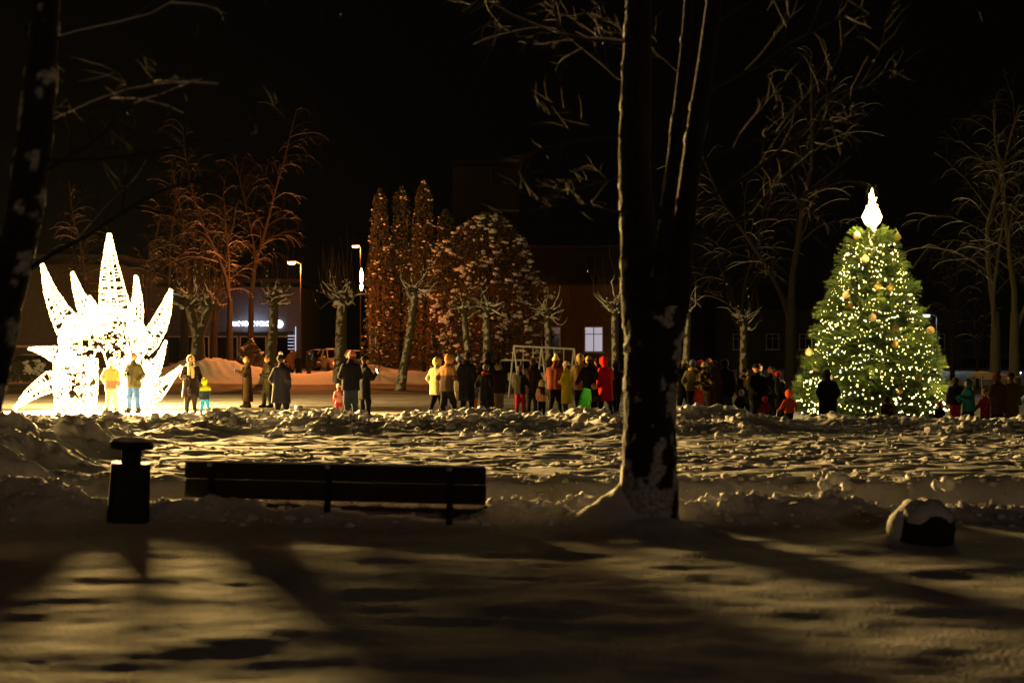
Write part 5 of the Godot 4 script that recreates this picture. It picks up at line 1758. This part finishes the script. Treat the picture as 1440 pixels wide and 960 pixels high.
func make_people() -> void:
	var black := Color(0.10, 0.10, 0.11)
	var navy := Color(0.10, 0.13, 0.20)
	var jeans := Color(0.20, 0.32, 0.55)
	var dark := Color(0.14, 0.12, 0.11)
	var white := Color(0.88, 0.86, 0.82)
	var list: Array = [
		{"px": 156, "d": 42.3, "h": 1.60, "yaw": 195, "coat": Color(0.85, 0.40, 0.34), "coat2": Color(0.90, 0.66, 0.42), "cut": 0.58, "legs": Color(0.48, 0.47, 0.40), "hat": "hood", "hatc": white, "label": "person in a pink and peach jacket with white hood standing in the sculpture's arch"},
		{"px": 188, "d": 41.4, "h": 1.76, "yaw": -35, "coat": Color(0.20, 0.21, 0.13), "wide": 1.2, "hem": 0.42, "legs": jeans, "arms": "fold", "arm2": "pocket", "stance": "wide", "hair": Color(0.45, 0.33, 0.22), "label": "man in a dark olive jacket and blue jeans in front of the glowing sculpture"},
		{"px": 268, "d": 41.4, "h": 1.68, "yaw": 8, "coat": Color(0.12, 0.11, 0.10), "wide": 1.25, "hem": 0.28, "flare": 0.012, "legs": dark, "hat": "hood", "hatc": Color(0.80, 0.70, 0.48), "scarf": Color(0.85, 0.78, 0.58), "bag": 0, "bagc": Color(0.12, 0.10, 0.09), "bag_label": "dark handbag hanging from the hand of the woman with a pale headscarf", "label": "woman in a black coat with pale headscarf and scarf beside the small child"},
		{"px": 288, "d": 41.0, "h": 1.02, "yaw": 190, "coat": Color(0.14, 0.18, 0.24), "coat2": Color(0.80, 0.88, 0.20), "cut": 0.66, "legs": Color(0.20, 0.62, 0.90), "hat": "hood", "hatc": Color(0.80, 0.88, 0.20), "hem": 0.40, "label": "small child in blue trousers and a navy jacket with lime shoulders"},
		{"px": 348, "d": 46.0, "h": 1.66, "yaw": -75, "coat": Color(0.26, 0.20, 0.15), "hem": 0.12, "flare": 0.03, "legs": dark, "arms": "phone", "hair": Color(0.55, 0.42, 0.28), "scarf": Color(0.35, 0.28, 0.22), "phone": 1, "phone_label": "phone held up by the woman in the long brown coat", "label": "woman in a long brown coat holding up a phone towards the sculpture"},
		{"px": 377, "d": 46.5, "h": 1.66, "yaw": -60, "coat": Color(0.24, 0.22, 0.14), "hem": 0.30, "legs": Color(0.22, 0.22, 0.16), "hat": "beanie", "hatc": Color(0.45, 0.38, 0.24), "arms": "fold", "label": "person in an olive coat half hidden behind the woman with the white pompom"},
		{"px": 395, "d": 36.6, "h": 1.68, "yaw": 178, "coat": Color(0.13, 0.15, 0.19), "wide": 1.35, "hem": 0.28, "flare": 0.012, "legs": black, "boots": Color(0.08, 0.08, 0.09), "hat": "pom", "hatc": black, "pomc": white, "arms": "pocket", "stance": "wide", "label": "woman from behind in a dark knee length coat and black hat with a white pompom"},
		{"px": 409, "d": 86.5, "h": 1.72, "yaw": 60, "coat": Color(0.60, 0.42, 0.30), "hem": 0.30, "legs": dark, "hat": "hair", "label": "far person in a brown puffy coat by the orange snow bank"},
		{"px": 419, "d": 86.8, "h": 1.45, "yaw": 190, "coat": dark, "legs": black, "hat": "beanie", "hatc": dark, "label": "far dark clad youngster between two adults by the orange snow bank"},
		{"px": 433, "d": 87.5, "h": 1.78, "yaw": 100, "coat": Color(0.24, 0.20, 0.16), "hem": 0.34, "legs": Color(0.30, 0.25, 0.2), "arms": "phone", "label": "far man in dark brown raising a phone near the parked cars"},
		{"px": 493, "d": 38.0, "h": 1.79, "yaw": 172, "coat": Color(0.11, 0.11, 0.12), "wide": 1.2, "legs": Color(0.18, 0.21, 0.27), "hat": "beanie", "hatc": Color(0.80, 0.45, 0.45), "arms": "fold", "stance": "easy", "label": "man from behind in a black jacket, jeans and pink hat"},
		{"px": 512, "d": 38.6, "h": 1.66, "yaw": 150, "coat": black, "hem": 0.30, "legs": black, "hat": "beanie", "hatc": black, "arms": "phone", "label": "dark clad person close beside the man in the pink hat", "phone": 0, "phone_label": "phone in the hands of the dark clad person beside the pink hat"},
		{"px": 476, "d": 40.5, "h": 0.88, "yaw": 200, "coat": Color(0.85, 0.62, 0.60), "coat2": Color(0.75, 0.16, 0.22), "pattern": true, "legs": Color(0.8, 0.6, 0.6), "hat": "beanie", "hatc": Color(0.88, 0.78, 0.70), "hem": 0.2, "label": "toddler in a pink snowsuit left of the man in the pink hat"},
		{"px": 487, "d": 46.0, "h": 1.80, "yaw": 30, "coat": dark, "legs": black, "hat": "beanie", "hatc": Color(0.50, 0.46, 0.44), "label": "person in a grey hat whose head shows behind the man in the pink hat"},
		{"px": 613, "d": 40.4, "h": 1.62, "yaw": 120, "coat": Color(0.80, 0.72, 0.52), "hem": 0.36, "legs": black, "hat": "hood", "hatc": Color(0.82, 0.74, 0.55), "arms": "pocket", "bag": 0, "bagc": Color(0.16, 0.12, 0.1), "bag_label": "dark shoulder bag at the hip of the person in cream", "label": "person in a cream jacket with hood at the left end of the middle crowd"},
		{"px": 628, "d": 38.2, "h": 1.70, "yaw": 165, "coat": Color(0.36, 0.28, 0.20), "coat2": Color(0.72, 0.52, 0.32), "cut": 0.68, "legs": Color(0.12, 0.12, 0.13), "hat": "hood", "hatc": Color(0.66, 0.47, 0.30), "stance": "step", "label": "person in a tan and brown hooded jacket with black trousers"},
		{"px": 646, "d": 41.5, "h": 1.66, "yaw": 150, "coat": Color(0.42, 0.40, 0.36), "hem": 0.38, "legs": Color(0.66, 0.60, 0.46), "hat": "beanie", "hatc": Color(0.30, 0.42, 0.60), "label": "person in a grey jacket, pale trousers and blue hat"},
		{"px": 656, "d": 40.2, "h": 1.74, "yaw": 170, "coat": Color(0.09, 0.10, 0.13), "hem": 0.24, "wide": 1.2, "legs": black, "hat": "beanie", "hatc": dark, "label": "tall person in a long black coat right of the grey jacket"},
		{"px": 668, "d": 41.0, "h": 1.05, "yaw": 200, "coat": Color(0.28, 0.32, 0.36), "coat2": Color(0.58, 0.62, 0.66), "pattern": true, "legs": Color(0.75, 0.36, 0.14), "hat": "hood", "hatc": Color(0.38, 0.30, 0.24), "arms": "out", "label": "child in a grey blue camouflage jacket and orange trousers"},
		{"px": 686, "d": 44.0, "h": 1.78, "yaw": 180, "coat": black, "hem": 0.34, "legs": black, "hat": "hood", "hatc": black, "label": "tall person in a black hood behind the middle crowd"},
		{"px": 682, "d": 37.6, "h": 1.44, "yaw": 165, "coat": Color(0.11, 0.11, 0.12), "legs": Color(0.12, 0.11, 0.09), "hat": "beanie", "hatc": Color(0.36, 0.36, 0.30), "scarf": Color(0.55, 0.12, 0.10), "hem": 0.36, "label": "youngster in black with a grey green hat and red collar"},
		{"px": 702, "d": 39.8, "h": 1.46, "yaw": 205, "coat": Color(0.12, 0.11, 0.13), "legs": Color(0.40, 0.33, 0.27), "hat": "hood", "hatc": Color(0.40, 0.33, 0.25), "stance": "step", "arms": "reach", "lean": 0.12, "label": "youngster stepping forward in a dark vest and grey brown trousers"},
		{"px": 699, "d": 47.0, "h": 1.75, "yaw": 190, "coat": black, "hem": 0.34, "legs": black, "hat": "hood", "hatc": Color(0.16, 0.08, 0.08), "label": "dark hooded person standing in front of the pale parked car"},
		{"px": 731, "d": 40.6, "h": 1.38, "yaw": 170, "coat": Color(0.15, 0.13, 0.10), "legs": Color(0.55, 0.10, 0.11), "hat": "beanie", "hatc": Color(0.30, 0.27, 0.2), "stance": "easy", "hem": 0.42, "label": "child in a dark jacket and red trousers"},
		{"px": 748, "d": 42.6, "h": 1.60, "yaw": 180, "coat": Color(0.20, 0.15, 0.10), "hem": 0.36, "legs": Color(0.16, 0.14, 0.1), "hat": "hair", "label": "person in a dark brown jacket between the red trousers and the pink child"},
		{"px": 762, "d": 39.8, "h": 1.00, "yaw": 10, "coat": Color(0.86, 0.58, 0.46), "coat2": Color(0.92, 0.72, 0.60), "pattern": true, "legs": black, "hat": "hood", "hatc": Color(0.72, 0.62, 0.32), "hem": 0.40, "scarf": black, "label": "small child facing us in a pink jacket and yellowish hood"},
		{"px": 780, "d": 40.2, "h": 1.64, "yaw": 160, "coat": Color(0.50, 0.24, 0.16), "wide": 1.15, "legs": Color(0.08, 0.08, 0.09), "hat": "pom", "hatc": Color(0.88, 0.78, 0.55), "pomc": white, "hem": 0.44, "arms": "fold", "label": "person in a rust red jacket and cream pompom hat"},
		{"px": 797, "d": 39.2, "h": 1.50, "yaw": 215, "coat": Color(0.85, 0.76, 0.10), "hem": 0.24, "flare": 0.01, "legs": Color(0.24, 0.22, 0.18), "hat": "beanie", "hatc": Color(0.86, 0.80, 0.64), "arms": "fold", "label": "person in a long yellow raincoat and white hat"},
		{"px": 817, "d": 41.6, "h": 1.72, "yaw": 160, "coat": Color(0.74, 0.62, 0.38), "wide": 1.15, "legs": dark, "hat": "hood", "hatc": Color(0.76, 0.66, 0.42), "hem": 0.40, "label": "person in a beige hooded jacket behind the green sledge"},
		{"px": 829, "d": 40.0, "h": 1.66, "yaw": 185, "coat": Color(0.13, 0.15, 0.16), "legs": Color(0.08, 0.08, 0.10), "hat": "cap", "hatc": Color(0.60, 0.54, 0.42), "hem": 0.42, "arms": "reach", "label": "person in a dark jacket and pale cap holding the green sledge"},
		{"px": 835, "d": 39.6, "h": 0.92, "yaw": 0, "coat": Color(0.12, 0.12, 0.13), "coat2": Color(0.42, 0.24, 0.22), "pattern": true, "legs": black, "hat": "hood", "hatc": Color(0.72, 0.52, 0.32), "label": "small child in a dark patterned suit between the sledge and the red coat"},
		{"px": 852, "d": 39.8, "h": 1.64, "yaw": 190, "coat": Color(0.88, 0.14, 0.13), "hem": 0.26, "flare": 0.01, "legs": black, "hat": "hood", "hatc": Color(0.85, 0.13, 0.12), "label": "person in a bright red knee length coat with hood"},
		{"px": 842, "d": 42.0, "h": 1.60, "yaw": 180, "coat": Color(0.12, 0.10, 0.1), "legs": black, "hat": "beanie", "hatc": dark, "hem": 0.35, "label": "dark person peering from behind the red coat on its left"},
		{"px": 867, "d": 41.5, "h": 1.50, "yaw": 180, "coat": Color(0.16, 0.10, 0.08), "legs": black, "hat": "hood", "hatc": Color(0.18, 0.10, 0.09), "label": "dark person right of the red coat, against the big trunk"},
		{"px": 963, "d": 43.0, "h": 1.62, "yaw": 190, "coat": black, "legs": black, "hat": "beanie", "hatc": Color(0.78, 0.70, 0.50), "hem": 0.3, "label": "person in black with a cream hat right beside the big trunk"},
		{"px": 974, "d": 41.0, "h": 1.62, "yaw": 165, "coat": Color(0.50, 0.48, 0.34), "legs": black, "hat": "beanie", "hatc": Color(0.40, 0.42, 0.58), "scarf": Color(0.75, 0.65, 0.48), "hem": 0.46, "arms": "pocket", "label": "person in a sage green jacket and lilac grey hat"},
		{"px": 985, "d": 44.5, "h": 1.68, "yaw": 180, "coat": dark, "legs": black, "hat": "beanie", "hatc": Color(0.75, 0.22, 0.12), "hem": 0.36, "label": "person in a red hat behind the yellow and black jacket"},
		{"px": 990, "d": 40.4, "h": 1.56, "yaw": 150, "coat": Color(0.12, 0.12, 0.11), "coat2": Color(0.72, 0.60, 0.26), "pattern": true, "legs": Color(0.42, 0.42, 0.40), "hat": "beanie", "hatc": Color(0.82, 0.78, 0.62), "hem": 0.44, "label": "person in a yellow and black jacket with a cream patterned hat"},
		{"px": 1003, "d": 41.2, "h": 1.64, "yaw": 180, "coat": Color(0.32, 0.21, 0.09), "hem": 0.14, "flare": 0.02, "legs": dark, "hat": "hood", "hatc": Color(0.24, 0.17, 0.1), "label": "person in a long brown coat with hood"},
		{"px": 996, "d": 46.0, "h": 1.76, "yaw": 180, "coat": dark, "legs": black, "hat": "beanie", "hatc": Color(0.72, 0.50, 0.42), "hem": 0.36, "label": "tall person whose pinkish hat shows above the brown coat"},
		{"px": 1020, "d": 40.6, "h": 1.76, "yaw": 150, "coat": Color(0.08, 0.08, 0.10), "wide": 1.2, "legs": Color(0.20, 0.26, 0.38), "hat": "hood", "hatc": black, "hem": 0.40, "stance": "step", "label": "tall person in a black jacket and blue jeans in mid stride"},
		{"px": 1046, "d": 44.0, "h": 1.58, "yaw": 20, "coat": Color(0.12, 0.12, 0.12), "legs": black, "hat": "beanie", "hatc": dark, "scarf": Color(0.75, 0.58, 0.18), "hem": 0.36, "label": "person with a yellow scarf behind the small furry hood"},
		{"px": 1042, "d": 40.6, "h": 0.95, "yaw": 180, "coat": Color(0.12, 0.10, 0.11), "coat2": Color(0.28, 0.24, 0.22), "pattern": true, "legs": black, "hat": "hood", "hatc": Color(0.70, 0.64, 0.46), "hem": 0.25, "label": "small child with a pale furry hood in the right crowd"},
		{"px": 1064, "d": 39.8, "h": 1.72, "yaw": 15, "coat": Color(0.11, 0.10, 0.09), "wide": 1.15, "legs": Color(0.14, 0.16, 0.17), "hat": "beanie", "hatc": dark, "hem": 0.42, "arms": "reach", "label": "man facing us in a dark jacket and dark jeans, right crowd"},
		{"px": 1067, "d": 46.5, "h": 1.82, "yaw": 20, "coat": dark, "legs": black, "hat": "hair", "hair": Color(0.35, 0.2, 0.12), "hem": 0.4, "label": "tall person whose head shows above the man facing us"},
		{"px": 1081, "d": 40.6, "h": 1.70, "yaw": 20, "coat": Color(0.13, 0.12, 0.08), "wide": 1.15, "legs": Color(0.12, 0.1, 0.09), "hat": "hair", "hair": Color(0.4, 0.24, 0.14), "hem": 0.34, "label": "person in a dark green coat right of the man facing us"},
		{"px": 1076, "d": 39.2, "h": 0.86, "yaw": 200, "coat": Color(0.62, 0.12, 0.10), "legs": Color(0.3, 0.08, 0.08), "hat": "hood", "hatc": Color(0.66, 0.14, 0.12), "hem": 0.4, "label": "small child in red in front of the dark green coat"},
		{"px": 1093, "d": 41.5, "h": 1.60, "yaw": 150, "coat": Color(0.09, 0.11, 0.10), "legs": black, "hat": "beanie", "hatc": Color(0.80, 0.24, 0.13), "hem": 0.34, "tilt": -0.01, "label": "person in black with an orange red hat left of the orange child"},
		{"px": 1101, "d": 42.5, "h": 1.36, "yaw": 170, "coat": black, "legs": black, "hat": "beanie", "hatc": Color(0.78, 0.72, 0.60), "hem": 0.38, "label": "youngster in a white hat just behind the orange child"},
		{"px": 1110, "d": 37.2, "h": 1.12, "yaw": 172, "coat": Color(0.78, 0.32, 0.16), "legs": Color(0.11, 0.10, 0.10), "hat": "hood", "hatc": Color(0.85, 0.36, 0.17), "hem": 0.46, "arms": "out", "stance": "easy", "label": "child from behind in an orange hooded jacket left of the christmas tree"},
		{"px": 1165, "d": 39.5, "h": 1.72, "yaw": 180, "coat": Color(0.07, 0.07, 0.07), "wide": 1.4, "hem": 0.30, "legs": black, "hat": "hood", "hatc": Color(0.06, 0.06, 0.06), "arms": "pocket", "label": "broad person in black from behind, silhouetted against the christmas tree"},
		{"px": 1248, "d": 40.5, "h": 0.98, "yaw": 180, "coat": Color(0.14, 0.08, 0.08), "coat2": Color(0.45, 0.22, 0.22), "pattern": true, "legs": black, "hat": "hood", "hatc": Color(0.2, 0.14, 0.12), "hem": 0.35, "label": "small child in a dark pink patterned jacket before the christmas tree"},
		{"px": 1322, "d": 39.5, "h": 0.86, "yaw": 180, "coat": Color(0.08, 0.08, 0.08), "legs": black, "hat": "beanie", "hatc": Color(0.75, 0.10, 0.10), "hem": 0.3, "label": "small dark child in a red hat at the right foot of the christmas tree"},
		{"px": 1344, "d": 42.0, "h": 1.50, "yaw": 200, "coat": Color(0.14, 0.08, 0.07), "legs": Color(0.5, 0.10, 0.09), "hat": "hair", "hem": 0.46, "label": "dim person in red trousers left of the teal jacket"},
		{"px": 1363, "d": 37.0, "h": 1.52, "yaw": -100, "coat": Color(0.12, 0.42, 0.46), "wide": 1.15, "legs": Color(0.08, 0.08, 0.09), "hat": "hood", "hatc": Color(0.14, 0.36, 0.42), "hem": 0.46, "arms": "phone", "label": "person in a teal jacket looking left beside the christmas tree"},
		{"px": 1386, "d": 40.5, "h": 1.18, "yaw": -60, "coat": Color(0.60, 0.10, 0.10), "legs": Color(0.42, 0.24, 0.12), "hat": "beanie", "hatc": Color(0.60, 0.50, 0.36), "hem": 0.36, "arms": "reach", "label": "child in a dark red jacket right of the teal jacket"},
		{"px": 1404, "d": 39.5, "h": 1.64, "yaw": 165, "coat": Color(0.42, 0.28, 0.11), "hem": 0.32, "flare": 0.01, "legs": dark, "hat": "hood", "hatc": Color(0.38, 0.24, 0.10), "wide": 1.15, "label": "person in a brown hooded coat at the right end of the crowd"},
		{"px": 1423, "d": 40.2, "h": 1.64, "yaw": 195, "coat": Color(0.48, 0.40, 0.16), "hem": 0.18, "flare": 0.015, "legs": dark, "hat": "beanie", "hatc": dark, "label": "person in a long olive yellow coat, last on the right"},
	]
	var loose := RandomNumberGenerator.new()
	loose.seed = 7
	for q in list:
		if not q.has("arms"):
			q.arms = ["down", "pocket", "fold", "down", "reach"][loose.randi() % 5]
			q.arm2 = ["down", "pocket", q.arms, "reach"][loose.randi() % 4]
		if not q.has("stance"): q.stance = ["stand", "easy", "wide", "step", "easy"][loose.randi() % 5]
		if not q.has("lean"): q.lean = loose.randf_range(-0.04, 0.09)
		if not q.has("tilt"): q.tilt = loose.randf_range(-0.02, 0.02)
		q.yaw += loose.randf_range(-28.0, 28.0)
		q.d += loose.randf_range(-0.5, 0.5)
		person(q)

func make_small_things() -> void:
	# sledges
	for q in [[819, 39.1, Color(0.20, 0.78, 0.10), 0.22, "bright green plastic sledge held upright beside the beige jacket"], [981, 39.6, Color(0.75, 0.08, 0.06), 0.1, "red plastic sledge standing in the snow before the yellow and black jacket"]]:
		var f := G(q[0], q[1])
		var o := thing("sledge", f, q[4], "sledge")
		o.rotation = Vector3(-0.12, -0.5, -q[3])
		var pan := MB.new()
		var rings: Array = []
		for k in 9:
			var t := k / 8.0
			var y := -0.08 + 0.88 * t
			var z := 0.10 * pow(absf(t - 0.45) * 2.0, 2.5)
			var w := 0.19 * pow(sin(PI * clampf(0.18 + t * 0.72, 0.0, 1.0)), 0.6)
			rings.append([Vector3(-w, y, z + 0.07), Vector3(-w * 0.86, y, z), Vector3(w * 0.86, y, z), Vector3(w, y, z + 0.07), Vector3(w * 0.97, y, z + 0.055), Vector3(w * 0.84, y, z - 0.015), Vector3(-w * 0.84, y, z - 0.015), Vector3(-w * 0.97, y, z + 0.055)])
		skin(pan, rings)
		part("pan", pan, mat(q[2], 0.35), o)
		for s in [-1.0, 1.0]:
			var hd := MB.new()
			hd.tube([Vector3(s * 0.14, 0.35, 0.05), Vector3(s * 0.19, 0.42, 0.10), Vector3(s * 0.14, 0.50, 0.06)], [0.015, 0.015, 0.015], 5)
			part("handle", hd, M.iron, o)
